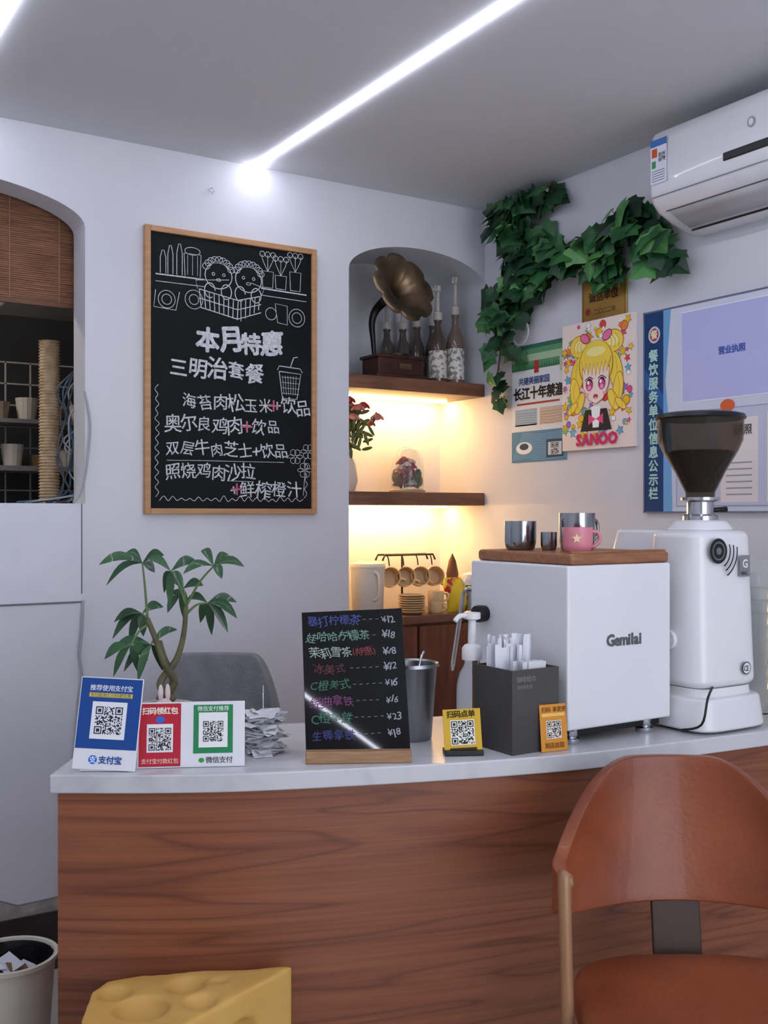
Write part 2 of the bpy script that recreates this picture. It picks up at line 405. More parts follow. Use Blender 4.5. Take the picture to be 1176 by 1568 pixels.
g=grp('flower_glass_dome',(2.17,3.27,1.43))
lathe('base',[(0,0),(.066,0),(.068,.008),(.06,.012),(0,.012)],mat('dome_base','#c9b08a',.4),g)
lathe('dome',[(.060,.012),(.062,.08),(.056,.125),(.040,.155),(.018,.168),(0,.17)],M_glass,g,solid=.0015)
A=Acc(); rn=random.Random(3)
def rose(A,c,r,m):
    for k in range(3):
        for i in range(6):
            a=i*pi/3+k*.5; rr=r*(.3+.28*k); 
            v,f=ellv((0,0,0),(r*.45,r*.12,r*.42),8,6); A.add((v,f),m,Matrix.Translation((c[0]+rr*math.cos(a),c[1]+rr*math.sin(a),c[2]-k*r*.12))@Matrix.Rotation(a+pi/2,4,'Z')@Matrix.Rotation(-.3*k,4,'X'))
M_red=mat('petal_red','#c02a3c',.7,col2='#8c1a2a',nscale=30); M_pink=mat('petal_pink','#e7b3b0',.7); M_green=mat('leaf_small','#5c6a3e',.6,col2='#43562f')
for i in range(26):
    a=i*2.4; t=i/26; rr=.046*math.sqrt(((i*5)%8+1)/8)*(1-.5*t); zz=.03+.10*t
    rose(A,(rr*math.cos(a),rr*math.sin(a),zz),.018,[M_red,M_red,mat('petal_white','#eadfd6',.7),M_red,M_red,M_pink][i%6])
for i in range(14):
    a=i*1.7; v,f=ellv((0,0,0),(.015,.004,.02),8,6); A.add((v,f),M_green,Matrix.Translation((.045*math.cos(a),.045*math.sin(a),.035+.007*(i%6)))@Matrix.Rotation(a,4,'Z'))
A.make('bouquet',g,smooth=True)
g=grp('flower_vase',(1.925,3.30,1.43))
lathe('vase',[(0,0),(.03,0),(.042,.04),(.035,.1),(.02,.13),(.026,.15),(.022,.15),(.017,.13),(0,.12)],mat('vase_ceramic','#d8cfc2',.3),g)
A=Acc(); rn=random.Random(5)
for i in range(12):
    tx=rn.uniform(-.02,.10); ty=rn.uniform(-.1,.0); tz=rn.uniform(.21,.345)
    A.add(tubev(cat([(0,0,.12),(tx*.4,ty*.4,.12+(tz-.12)*.6),(tx,ty,tz)],4),.0015,5),M_green)
    if i%3!=2: rose(A,(tx,ty,tz),.024,[mat('petal_dusty','#b8525c',.7,col2='#8f2f3c',nscale=40),mat('petal_rose','#d79a92',.7,col2='#b8606a',nscale=40)][i%2])
    for k in range(5):
        v,f=ellv((0,0,0),(.007,.003,.024),6,6); A.add((v,f),M_green,Matrix.Translation((tx*.7+rn.uniform(-.03,.03),ty*.7,tz-.03+rn.uniform(-.07,.03)))@Matrix.Rotation(rn.uniform(-1.5,1.5),4,'Y'))
A.make('flowers',g,smooth=True)

def mug_parts(g,r,h,m,hang=None,handle=True,star=None,solid=.003):
    lathe('cup',[(0,0),(r*.8,0),(r*.9,.004),(r,h*.3),(r,h),(r-solid,h),(r-solid,h*.3),(r*.8,.008),(0,.008)],m,g)
    if handle:
        tube('handle',[(r*.95,0,h*.82),(r*1.45,0,h*.78),(r*1.55,0,h*.45),(r*1.2,0,h*.22),(r*.95,0,h*.22)],.0045,m,g)
g=grp('plastic_jug',(1.985,3.25,.98))
M_jug=mat('jug_plastic','#f5efe2',.3,trans=.25,flat=True)
lathe('body',[(0,0),(.050,0),(.056,.01),(.062,.17),(.064,.18),(.060,.18),(.054,.02),(0,.012)],M_jug,g); lathe('lid',[(0,.198),(.03,.20),(.063,.192),(.066,.18),(0,.18)],M_jug,g)
tube('handle',[(-.01,-.055,.165),(.0,-.075,.15),(.0,-.075,.08),(-.01,-.052,.06)],.006,M_jug,g)
g=grp('cup_rack',(2.225,3.36,.98)); M_iron=mat('black_iron','#1a1614',.4,flat=True)
M_cup=mat('cup_beige','#e3c798',.35,col2='#dabc8c')
lathe('foot',[(0,0),(.055,0),(.055,.006),(0,.008)],M_iron,g)
tube('post',[(0,.03,.005),(0,.03,.21)],.004,M_iron,g,curve=False)
for yy in (-.02,.03): tube('bar_%d'%(yy>0),[(-.12,yy,.195),(-.11,yy,.215),(.11,yy,.215),(.12,yy,.195)],.004,M_iron,g,curve=False)
for i,x in enumerate((-.10,-.035,.03,.095)):
    e=bpy.data.objects.new('hanging_cup_%d'%i,None); COL.objects.link(e); e.parent=g; e.location=(x,-.03,.128); e.rotation_euler=(R(80),R(10+i*9),R(-25))
    mug_parts(e,.037,.062,M_cup); tube('hook_%d'%i,[(x,-.02,.215),(x,-.03,.20),(x+.004,-.03,.175)],.0025,M_iron,g)
g=grp('saucer_stack',(2.165,3.232,.98))
for i in range(8): lathe('saucer_%d'%i,[(0,.004),(.03,.004),(.050,.014),(.051,.012),(.032,0),(0,0)],M_cup,g,(random.uniform(-.002,.002),random.uniform(-.002,.002),i*.0085))
g=grp('stacked_cups',(2.268,3.225,.98))
for i in range(2):
    e=bpy.data.objects.new('cup_%d'%i,None); COL.objects.link(e); e.parent=g; e.location=(0,0,i*.038); e.rotation_euler=(0,0,R(-70+i*30)); mug_parts(e,.030,.045,M_cup)
g=grp('snack_bag',(2.365,3.235,.98))
v=[];f=[]
for j in range(11):
    t=j/10; w=.05*(1-.25*abs(2*t-1)**3); th=.024*math.sin(pi*min(max(t,.02),.98))**.6
    for i in range(16):
        a=2*pi*i/16; v.append((w*math.cos(a)+.012*math.sin(t*5),th*math.sin(a),t*.13))
for j in range(10):
    for i in range(16): f.append((j*16+i,j*16+(i+1)%16,(j+1)*16+(i+1)%16,(j+1)*16+i))
mesh('bag',v,f,mat('bag_yellow','#e8cf3a',.3,col2='#b8322c',nscale=18,lo=.55,hi=.6),g,smooth=True)
lathe('wood_pestle',[(0,0),(.012,0),(.014,.05),(.024,.14),(.014,.19),(0,.22)],mat('pestle_wood','#5e3a24',.5),g,(.03,.06,0))
lathe('cloth',[(0,.1),(.03,.1),(.035,.12),(.03,.14),(0,.15)],mat('cloth_white','#e6e8ee',.9,bump=.5),g,(.062,-.01,0))
lathe('cloth_stand',[(0,0),(.02,0),(.016,.1),(0,.1)],M_steel,g,(.062,-.01,0))

# ------------------------------------------------------------------ chalkboard on the back wall
g=grp('menu_chalkboard',(1.119,YB,1.35)); W,HB=.605,.9
rng('panel',.012,W-.012,-.012,-.001,.012,HB-.012,M_board,g)
rng('frame_left',0,.018,-.022,-.0005,0,HB,M_oak,g,.002); rng('frame_right',W-.018,W,-.022,-.0005,0,HB,M_oak,g,.002)
rng('frame_top',.018,W-.018,-.022,-.0005,HB-.018,HB,M_oak,g,.002); rng('frame_bottom',.018,W-.018,-.022,-.0005,0,.018,M_oak,g,.002)
A=Acc(); c=M_chalk; y=-.0126
T=lambda s,x,z,sz,b=.008: A.text(s,x*W,z*HB,sz,c,y,bold=b,jit=1.5)
T('本月特惠',.285,.625,.076,.040); T('三明治套餐',.13,.515,.066,.020); T('海苔肉松玉米+饮品',.20,.40,.0535)
T('奥尔良鸡肉+饮品',.11,.318,.053); T('双层牛肉芝士+饮品',.11,.232,.050); T('照烧鸡肉沙拉',.11,.150,.052); T('+鲜榨橙汁',.47,.090,.058)
pk=mat('chalk_pink','#c86a86',.9)
def st(pts,w=.0022,cv=False): A.stroke([(p[0]*W,p[1]*HB) for p in pts],w,c,y,cv)
def circ(x,z,rx,rz=None,w=.002,a0=0,a1=360):
    rz=rz if rz else rx
    A.stroke([(x*W+rx*math.cos(R(a0+(a1-a0)*i/20)),z*HB+rz*math.sin(R(a0+(a1-a0)*i/20))) for i in range(21)],w,c,y)
for px_,pz_ in ((.735,.40),(.575,.318),(.515,.090)):
    A.stroke([((px_-.032)*W,pz_*HB),((px_+.032)*W,pz_*HB)],.006,pk,y-.0012); A.stroke([(px_*W,pz_*HB-.019),(px_*W,pz_*HB+.019)],.006,pk,y-.0013)
st([(.06,.835),(.33,.835)],.004); st([(.06,.81),(.33,.81)],.002); st([(.66,.83),(.94,.825)],.004); st([(.66,.805),(.94,.80)],.002)
for side in (0,1):
    xx=.065 if side==0 else .935
    st([(xx+(.012 if k%2 else -.008)*random.uniform(.5,1.2),.06+k*.017) for k in range(24 if side==0 else 10)],.002,True)
st([(.08+k*.024,.05+(.012 if k%2 else -.004)*random.uniform(.4,1.3)) for k in range(36)],.002,True)
for x,h,w in((.10,.08,.03),(.14,.1,.028),(.19,.11,.03)):
    st([(x-w/2,.84),(x-w/2,.84+h*.7),(x-w/6,.84+h),(x+w/6,.84+h),(x+w/2,.84+h*.7),(x+w/2,.84)])
st([(.22,.84),(.215,.92),(.31,.92),(.305,.84)]); circ(.262,.93,.026,.012); 
for x in (.235,.262,.29): st([(x,.845),(x,.915)],.0014)
for x,h in((.70,.06),(.78,.05),(.87,.07)):
    st([(x-.03,.835),(x-.035,.835+h),(x+.035,.835+h),(x+.03,.835),(x-.03,.835)]); 
    for k in(-1,0,1): st([(x,.835+h),(x+k*.03,.835+h+.04),(x+k*.035,.835+h+.06)],.0018,True)
    for k in(-1,0,1): circ(x+k*.033,.835+h+.062,.009)
for x,z,r in((.12,.75,.028),(.27,.76,.03),(.27,.76,.016),(.12,.75,.016),(.72,.74,.02),(.88,.735,.03),(.88,.735,.018)): circ(x,z,r)
st([(.06,.78),(.05,.72),(.17,.715),(.19,.78)]); 
st([(.76,.71),(.745,.78),(.82,.775),(.82,.705),(.76,.71)]); 
for x in(.41,.585):
    circ(x,.855,.047,.042,.003); circ(x-.03,.86,.0045); circ(x+.03,.86,.0045); circ(x,.84,.008,.004)
    for k in range(9):
        a=R(20+k*17); circ(x+.078*math.cos(a),.865+.048*math.sin(a),.012,.010,.002)
    circ(x-.05,.80,.018,.024,.003,0,300); circ(x+.045,.80,.018,.024,.003)
for k in range(3): st([(.30,.80-k*.032),(.52,.775-k*.034),(.66,.80-k*.03)],.003)
for k in range(9): st([(.30+k*.028,.80-k*.003),(.31+k*.026,.735-k*.004)],.0028)
for k in range(5): st([(.54+k*.028,.778+k*.005),(.54+k*.026,.70+k*.012)],.0028)
st([(.29,.80),(.28,.83),(.47,.845)],.002); st([(.66,.80),(.68,.83),(.6,.845)],.002)
st([(.77,.53),(.79,.43),(.88,.43),(.905,.525),(.77,.53)],.0028); st([(.76,.535),(.77,.55),(.90,.545),(.915,.53)],.0028); st([(.84,.55),(.86,.585),(.885,.588)],.003)
for k in range(6): st([(.79+k*.017,.515),(.80+k*.014,.445)],.0014)
for k in range(4): st([(.785,.51-k*.02),(.895,.508-k*.02)],.0014)
for x,z in((.87,.215),(.95,.235),(.93,.165)):
    for k in range(6):
        a=k*pi/3; circ(x+.026*math.cos(a),z+.017*math.sin(a),.008+.004*abs(math.cos(a)),.006+.005*abs(math.sin(a)),.0016)
    circ(x,z,.005)
st([(.93,.145),(.92,.07)],.002)
st([(.12,.188),(.30,.190),(.80,.192)],.0016); st([(.46,.12),(.6,.118)],.0016)
A.make('chalk_drawing',g)

g=grp('wall_hook',(1.345,YB,2.40)); tube('hook',[(0,0,0),(0,-.015,0),(.004,-.02,-.012),(-.003,-.016,-.02)],.0025,M_plast,g); lathe('plate',[(0,0),(.007,0),(.007,.003),(0,.003)],M_plast,g,rot=(R(90),0,0))

# ------------------------------------------------------------------ right wall (local x runs toward the camera, -y is out of the wall)
def rw(name,Y,z): return grp(name,(XR,Y,z),-90)
I=ink
g=rw('notice_poster',3.011,1.537); A=Acc(); w,h=.297,.42
rng('paper',0,w,-.002,-.0005,0,h,ink('dfe4e6'),g); y=-.0026
A.rect(0,w,.33,h,ink('5f9a6e'),y); A.rect(0,w,.36,.385,ink('a9c7a4'),y-.0003); A.rect(0,w,.405,h,ink('3c6f60'),y-.0003)
for i in range(24): 
    x=i*w/24; A.poly([(x,.33),(x+.014,.33),(x+.007,.345+random.random()*.012)],ink('3d7a4e'),y-.0004)
A.text('长江十年禁渔',.012,.245,.045,ink('1c1c20'),y-.0004,.04); A.rect(.03,.26,.205,.212,ink('a33a30'),y-.0003)
A.text('共建美丽家园',.04,.29,.028,ink('2b4b80'),y-.0004,.02)
A.rect(.02,.14,.13,.19,ink('9fb6c8'),y); A.rect(.155,.28,.13,.19,ink('c9b7a5'),y); A.rect(.02,.14,.128,.135,ink('ffffff'),y)
for k in range(5):
    A.stroke([(.022,.138+k*.009),(.08,.142+k*.008),(.138,.137+k*.009)],.002,ink('6f8aa0'),y-.0003,True); A.stroke([(.157,.138+k*.009),(.21,.134+k*.010),(.278,.139+k*.009)],.002,ink('a08a78'),y-.0003,True)
A.rect(0,w,0,.11,ink('4c83a5'),y)
for i in range(16):
    A.stroke([(0+i*.004,.008+i*.006),(.08,.014+i*.006),(.16,.006+i*.006),(w,.012+i*.006)],.0016,ink('86b4cd'),y-.0003,True)
A.rect(.19,.28,.012,.075,ink('27455f'),y-.0005); A.ell(.07,.05,.045,.022,ink('e8eef0'),y-.0005); A.ell(.07,.055,.025,.012,ink('27455f'),y-.0006); A.rect(.2,.27,.02,.065,ink('cfd8da'),y-.0007); qr(A,.215,.022,.04,y-.0009,ink('222222'),5,17)
A.rect(.125,.15,.315,.36,ink('b03a34'),y-.0005); A.rect(.26,.285,.31,.36,ink('c3cdb0'),y-.0005)
A.make('print',g)
# cartoon girl canvas
g=rw('cartoon_canvas_print',2.722,1.565); w,h=.334,.425
rng('canvas',0,w,-.016,-.0005,0,h,ink('eadfd8'),g); A=Acc(); y=-.0165
A.rect(0,w,0,h,I('f2e2d8'),y)
rn=random.Random(9)
cols=['e6508a','f2c21f','58b7d8','7fc46a','f08a3c','9a6fc8','ffffff','e84a4a','f2c21f']
for i in range(150):
    x=rn.uniform(.012,w-.012); z=rn.uniform(.045,h-.012); m=I(rn.choice(cols)); s=rn.uniform(.008,.017); yi=y-.0003-i*.000004
    if i%3==0: A.ell(x,z,s,s,I('7a3a3a'),yi); A.ell(x,z,s*.86,s*.86,m,yi-.0001)
    else:
        a0=rn.random()*6
        for q_,mm,dy in((1.18,I('7a3a3a'),0),(1,m,.0001)): A.poly([(x+q_*s*(1 if k%2 else .5)*math.cos(a0+k*pi/5),z+q_*s*(1 if k%2 else .5)*math.sin(a0+k*pi/5)) for k in range(10)],mm,yi-dy)
HY=I('f6da54'); HS=I('c8862a'); HL=I('fbee9a'); SK=I('fce6da'); cx=.165; y1=y-.0014
for sx in(-1,1):
    A.ell(cx+sx*.078,.345,.048,.038,HS,y1); A.ell(cx+sx*.078,.345,.045,.035,HY,y1-.0002); A.ell(cx+sx*.078,.347,.027,.018,HL,y1-.0003)
    for k in range(3): A.stroke([(cx+sx*(.05+.018*k),.370),(cx+sx*(.072+.016*k),.347),(cx+sx*(.067+.018*k),.322)],.0018,HS,y1-.0004,True)
    for j,(hx,hz,hr,hh,an) in enumerate(((.088,.25,.032,.065,.25),(.10,.19,.024,.055,-.15),(.078,.155,.020,.04,.5),(.112,.14,.014,.03,.9))):
        A.ell(cx+sx*hx,hz,hr,hh,HS,y1-.0002*j,a=sx*an); A.ell(cx+sx*hx,hz,hr-.003,hh-.003,HY,y1-.0002*j-.0001,a=sx*an)
        A.stroke([(cx+sx*hx,hz+hh*.7),(cx+sx*(hx+.008),hz),(cx+sx*hx,hz-hh*.6)],.0016,HS,y1-.0002*j-.00015,True)
    A.ell(cx+sx*.052,.368,.024,.016,I('8a2f4a'),y1-.0011,a=sx*.5); A.ell(cx+sx*.052,.368,.021,.013,I('f07aa4'),y1-.0012,a=sx*.5)
A.ell(cx,.278,.080,.080,HS,y1-.0013); A.ell(cx,.280,.076,.077,HY,y1-.0014); A.ell(cx,.32,.045,.016,HL,y1-.0015)
A.poly([(cx-.050,.13),(cx+.050,.13),(cx+.072,.06),(cx-.072,.06)],I('232428'),y1-.0014); A.poly([(cx-.022,.14),(cx+.022,.14),(cx+.014,.070),(cx-.014,.070)],I('ffffff'),y1-.0016)
A.poly([(cx-.034,.115),(cx,.098),(cx-.034,.08)],I('e6508a'),y1-.0018); A.poly([(cx+.034,.115),(cx,.098),(cx+.034,.08)],I('e6508a'),y1-.0018)
face=[(-.062,.262),(-.058,.205),(-.032,.163),(0,.148),(.032,.163),(.058,.205),(.062,.262),(.04,.29),(-.04,.29)]
A.poly([(cx+a*1.04,(b-.2)*1.04+.2) for a,b in face],I('a86a50'),y1-.0018); A.poly([(cx+a,b) for a,b in face],SK,y1-.002)
for k in range(7):
    x0=cx-.067+k*.019; A.poly([(x0-.001,.296),(x0+.025,.296),(x0+.010+(k-3)*-.002,.236+abs(k-3)*.004)],HS,y1-.0021-.00002*k); A.poly([(x0,.296),(x0+.0225,.296),(x0+.010+(k-3)*-.002,.242+abs(k-3)*.004)],HY,y1-.0023-.00002*k)
for sx in(-1,1):
    A.ell(cx+sx*.029,.213,.0165,.021,I('4a2238'),y1-.0025); A.ell(cx+sx*.029,.209,.0135,.0165,I('d0478c'),y1-.0026); A.ell(cx+sx*.029,.203,.008,.008,I('f59ac0'),y1-.0027); A.ell(cx+sx*.029-.005,.220,.0055,.0065,I('ffffff'),y1-.0028)
    A.stroke([(cx+sx*.011,.230),(cx+sx*.029,.238),(cx+sx*.050,.227)],.0035,I('4a2a2a'),y1-.0029,True); A.ell(cx+sx*.042,.181,.010,.005,I('f5a9a9'),y1-.0025)
A.ell(cx,.172,.011,.008,I('b93a42'),y1-.0025); A.ell(cx,.168,.006,.003,I('f59aa0'),y1-.0026)
A.text('SANOO',.072,.033,.050,I('d9306a'),y-.0045,.06)
A.make('print',g)
g=rw('gold_plaque',2.638,1.983); rng('plate',0,.207,-.006,-.0005,0,.15,mat('gold_plate','#b8924a',.4,.5,col2='#967436',nscale=4),g,.002)
A=Acc(); A.stroke([(.008,.008),(.199,.008),(.199,.142),(.008,.142),(.008,.008)],.002,ink('5a3c10'),-.0066); A.text('诚信单位',.035,.085,.034,ink('4a2f10'),-.0066,.03); A.text('二〇二二年',.06,.035,.02,ink('4a2f10'),-.0066,.014); A.ell(.03,.04,.012,.012,ink('8a2f22'),-.0066); A.make('engraving',g)
g=rw('license_notice_board',2.352,1.354); w,h=.95,.624
rng('backing',0,w,-.012,-.0005,0,h,mat('acrylic_board','#d6dbea',.25,col2='#d0d6e6'),g,.001); A=Acc(); y=-.0125
for a in((0,w,h-.005,h),(0,w,0,.004),(0,.004,0,h),(w-.004,w,0,h)): A.rect(*a,I('6a7088'),y-.0012)
A.rect(.004,.082,.004,h-.005,I('1b4070'),y); 
A.poly([(.082,.004),(.118,.004),(.112,.2),(.090,.4),(.112,h-.005),(.082,h-.005)],I('6fa8d8'),y-.0002); A.poly([(.004,.45),(.082,.36),(.082,.31),(.004,.39)],I('2a5f9e'),y-.0001)
A.ell(.045,.55,.024,.026,I('c9d4e4'),y-.0004); A.ell(.045,.55,.018,.02,I('b83a3a'),y-.0006); A.text('餐',.031,.55,.028,I('f0e6c0'),y-.0008,.03)
A.text('餐饮服务单位信息公示栏',.023,.485,.038,I('b0dcd2'),y-.0006,.035,vert=True)
A.rect(.155,.93,.33,.60,I('b9bde8'),y-.0003); A.stroke([(.155,.33),(.93,.33),(.93,.60),(.155,.60),(.155,.33)],.003,I('eef0fa'),y-.0005)
A.text('营业执照',.292,.468,.024,I('4a5fae'),y-.0006,.03)
A.rect(.135,.93,.02,.30,I('c5c8dc'),y-.0003); A.stroke([(.135,.02),(.93,.02),(.93,.30),(.135,.30),(.135,.02)],.003,I('9aa0b8'),y-.0005); A.rect(.30,.43,.03,.27,I('e8dfdc'),y-.0005); A.rect(.46,.70,.03,.28,I('ece4dc'),y-.0005); A.rect(.74,.92,.03,.28,I('ece4dc'),y-.0005)
A.text('许可证照',.48,.2,.05,I('a05a50'),y-.0008,.04); A.text('品照',.35,.235,.03,I('555555'),y-.0008,.02)
for k in range(6): A.rect(.32,.41,.05+k*.018,.054+k*.018,I('9a9aa0'),y-.0008); A.rect(.48,.68,.06+k*.018,.064+k*.018,I('9a9aa0'),y-.0008)
A.ell(.325,.308,.026,.018,I('d9663a'),y-.001)
A.make('print',g)
g=rw('wall_hoop',2.93,2.0); tube('ring',[(.0+.045*math.cos(2*pi*i/24),-.03,.045*math.sin(2*pi*i/24)) for i in range(24)],.0035,mat('hoop_white','#c9cac8',.5),g,closed=True); tube('peg',[(0,0,.045),(0,-.035,.045)],.004,M_chrome,g,curve=False)

# air conditioner
g=rw('air_conditioner',2.146,0); L=.88
prof=[(0,2.445),(-.12,2.450),(-.175,2.446),(-.20,2.432),(-.210,2.40),(-.213,2.33),(-.210,2.262),(-.200,2.235),(-.175,2.212),(-.12,2.188),(-.07,2.172),(-.03,2.166),(0,2.17)]
v=[];f=[];n=len(prof)
xs=[(0,.93),(.006,.975),(.02,1.0),(L-.02,1.0),(L-.006,.975),(L,.93)]
for x,s in xs:
    for (yy,zz) in prof: v.append((x,yy*s,2.31+(zz-2.31)*s))
for i in range(len(xs)-1):
    for k in range(n-1): f.append((i*n+k,i*n+k+1,(i+1)*n+k+1,(i+1)*n+k))
f.append(tuple(range(n))); f.append(tuple((len(xs)-1)*n+k for k in range(n)))
o=mesh('body',v,f,M_white,g,smooth=True); e=o.modifiers.new('e','EDGE_SPLIT'); e.split_angle=R(50)
def acpt(i,t,off):
    a=Vector(prof[i]); b=Vector(prof[i+1]); p=a.lerp(b,t); d=(b-a).normalized(); nn=Vector((d.y,-d.x)); nn=nn if nn.x<0 or nn.y<0 else -nn
    return p+nn*off
v=[];f=[]
for k,(i,t) in enumerate(((8,.0),(8,.5),(9,.0),(9,.6))):
    p=acpt(i,t,.002); v+=[(.05,p.x,p.y),(L-.05,p.x,p.y)]
    if k: f.append((2*k-2,2*k-1,2*k+1,2*k))
mesh('louver_flap',v,f,mat('ac_flap','#d6d8dc',.35),g,smooth=True,solid=.003)
rng('louver_gap',.045,L-.045,-.078,-.074,2.169,2.1745,M_black,g)
tube('louver_seam',[(.04,-.1765,2.2125),(L-.04,-.1765,2.2125)],.0016,mat('seam_dark','#5a5c60',.5),g,curve=False)
tube('panel_seam',[(.015,-.2085,2.250),(L-.015,-.2085,2.250)],.0012,mat('seam_mid','#9a9ca0',.5),g,curve=False)
rng('display_window',.27,.60,-.2155,-.209,2.283,2.305,M_black,g,.003)
A=Acc(); y=-.2142
A.rect(.015,.075,2.285,2.41,I('dfe3ec'),y); A.rect(.015,.075,2.39,2.41,I('3f6fb5'),y-.0003); A.rect(.02,.04,2.36,2.385,I('cc5a3a'),y-.0003); A.rect(.02,.035,2.33,2.35,I('4a9a5a'),y-.0003); qr(A,.045,2.345,.025,y-.0004,I('222222'),8,17)
for k in range(5): A.rect(.02,.068,2.292+k*.007,2.294+k*.007,I('5a6a8a'),y-.0003)
A.ell(.36,2.36,.012,.014,I('9da2ab'),y); A.ell(.36,2.36,.007,.009,I('e9eaec'),y-.0003)
A.make('stickers',g)

# ------------------------------------------------------------------ ivy
M_ivy=mat('ivy_leaf','#1c4828',.42,col2='#356e3b',nscale=14,lo=.4,hi=.62); M_ivy2=mat('ivy_leaf_dark','#113021',.45,col2='#1f4c2c',nscale=14,lo=.4,hi=.62); M_ivy3=mat('ivy_leaf_light','#427f45',.42,col2='#5c9450',nscale=14); M_vine=mat('ivy_stem','#4d4a2c',.7)
out=[(0,.05),(.18,-.08),(.44,-.02),(.40,.18),(.56,.40),(.32,.56),(0,1),(-.32,.56),(-.56,.40),(-.40,.18),(-.44,-.02),(-.18,-.08)]
def ivyleaf(s):
    v=[(0,.35*s,.0),(0,.68*s,-.03*s)]+[(x*s,yy*s,-.25*s*abs(x)-.20*s*(yy-.35)**2) for x,yy in out]
    f=[]
    for i in range(12):
        a=2+i; b=2+(i+1)%12
        if i in(5,6): f.append((1,a,b))
        else: f.append((0,a,b))
    f+= [(0,7,1),(0,1,9)]
    return v,f
g=grp('ivy_garland',(XR,0,0)); A=Acc(); B=Acc(); rn=random.Random(21)
def strand(pts,n,spread,so=(.058,.108),off=.05):
    P=cat([(-off,p[0],p[1]) for p in pts],10)
    B.add(tubev(P,.003,5),M_vine)
    for i in range(n):
        p0=P[rn.randrange(len(P))]; p=p0+Vector((rn.uniform(-.06,.03),rn.uniform(-spread,spread),rn.uniform(-spread,spread)*.9))
        p.z=min(p.z,2.46); p.x=min(p.x,-.03)
        s=rn.uniform(*so)
        rot=Euler((rn.uniform(-1.0,.5),rn.uniform(-.8,.8),0)).to_matrix().to_4x4()
        base=Matrix(((0,0,-1,0),(-1,0,0,0),(0,1,0,0),(0,0,0,1)))
        tw=Matrix.Rotation(pi+rn.uniform(-1.1,1.1),4,'Z')
        vs,fs=ivyleaf(s); MM=Matrix.Translation(p)@base@rot@tw
        vs=[MM@Vector(q) for q in vs]; mx=max(q.x for q in vs); mz=max(q.z for q in vs); my=max(q.y for q in vs)
        sh=Vector((min(0,-.004-mx),min(0,3.10-my),min(0,2.495-mz))); vs=[q+sh for q in vs]
        A.add((vs,fs),rn.choice([M_ivy,M_ivy,M_ivy,M_ivy2,M_ivy2,M_ivy2,M_ivy3]))
        B.add(tubev([p0,vs[2]],.0012,4),M_vine)
strand([(3.0,2.47),(2.95,2.465),(2.85,2.47),(2.72,2.475)],34,.045)
strand([(2.96,2.45),(2.93,2.40),(2.95,2.33),(2.86,2.29),(2.80,2.24)],66,.075)
strand([(2.80,2.24),(2.88,2.19),(2.98,2.18),(3.01,2.10)],64,.07)
strand([(3.0,2.12),(2.93,2.09),(2.86,2.13),(2.82,2.16)],28,.045)
strand([(3.04,2.16),(3.05,2.05),(3.02,1.95),(3.04,1.83),(3.03,1.74)],24,.028,(.05,.08))
strand([(3.0,2.1),(2.95,2.05),(2.98,1.98),(2.95,1.92)],10,.02,(.05,.07))
strand([(2.92,2.22),(2.80,2.20),(2.66,2.24),(2.54,2.20),(2.46,2.17)],84,.062)
strand([(2.62,2.27),(2.48,2.24),(2.37,2.27),(2.33,2.24),(2.24,2.17)],50,.05)
strand([(2.36,2.30),(2.30,2.21),(2.20,2.12)],24,.04)
A.make('leaves',g); B.make('stems',g,smooth=True)

# ------------------------------------------------------------------ service counter
front=cat([(.568,2.171,0),(.75,2.055,0),(.941,1.957,0),(1.249,1.843,0),(1.475,1.775,0),(1.702,1.727,0),(2.172,1.678,0),(2.455,1.665,0)],8)
def offs(d):
    o=[]
    for i,p in enumerate(front):
        t=(front[min(i+1,len(front)-1)]-front[max(i-1,0)]).normalized(); n=Vector((-t.y,t.x,0)); q=p+n*d; q.x=min(q.x,2.455); o.append(q)
    return o
def prism(a,b,z0,z1):
    n=len(a); v=[];f=[]
    for z in(z0,z1):
        for p in a: v.append((p.x,p.y,z))
        for p in b: v.append((p.x,p.y,z))
    for i in range(n-1):
        f.append((i,i+1,n+i+1,n+i)); f.append((2*n+i,2*n+i+1,3*n+i+1,3*n+i))
        f.append((i,i+1,2*n+i+1,2*n+i)); f.append((n+i,n+i+1,3*n+i+1,3*n+i))
    f.append((0,n,3*n,2*n)); f.append((n-1,2*n-1,4*n-1,3*n-1)); return v,f
g=grp('service_counter')
v,f=prism(offs(0),offs(.5),.782,.82); mesh('quartz_top',v,f,M_marble,g,bevel=.004)
a=offs(.015)[:]; b=offs(.485)[:]
t=(front[1]-front[0]).normalized()*.013; a[0]=a[0]+t; b[0]=b[0]+t
v,f=prism(a,b,0,.782); mesh('wood_base',v,f,M_wood,g)

CT=.82
def card(name,X,Y,rz,tilt,w,h,th,m,roll=0):
    g=grp(name,(X,Y,CT),rz); e=bpy.data.objects.new('card',None); COL.objects.link(e); e.parent=g; e.rotation_euler=(R(-tilt),R(roll),0); e.location=(0,0,.001+abs(math.sin(R(roll)))*w/2)
    rng('sheet',-w/2,w/2,0,th,0,h,m,e,.001); return g,e
M_acr=mat('acrylic_white','#e2e4e8',.25,flat=True)
g,e=card('payment_qr_sign',.668,2.135,-32,13,.13,.188,.004,M_acr,3); A=Acc(); y=-.0006
A.rect(-.063,.063,.042,.186,I('1d4890'),y); A.text('推荐使用支付宝',-.045,.166,.0128,I('e8ecf5'),y-.0004,.014); A.rect(-.045,.045,.147,.156,I('d9c24a'),y-.0003); A.text('支付就用它扫码更优惠',-.043,.1515,.0085,I('1f3f7c'),y-.0005,.0)
A.rect(-.036,.036,.062,.138,I('e8eaf0'),y-.0003); qr(A,-.028,.072,.056,y-.0006,I('2a2f3a'),11); A.text('支付宝',-.012,.02,.016,I('1f4f9c'),y,.03); A.ell(-.024,.02,.009,.009,I('2a6fd0'),y); A.text('支',-.031,.02,.014,I('ffffff'),y-.0003,.014)
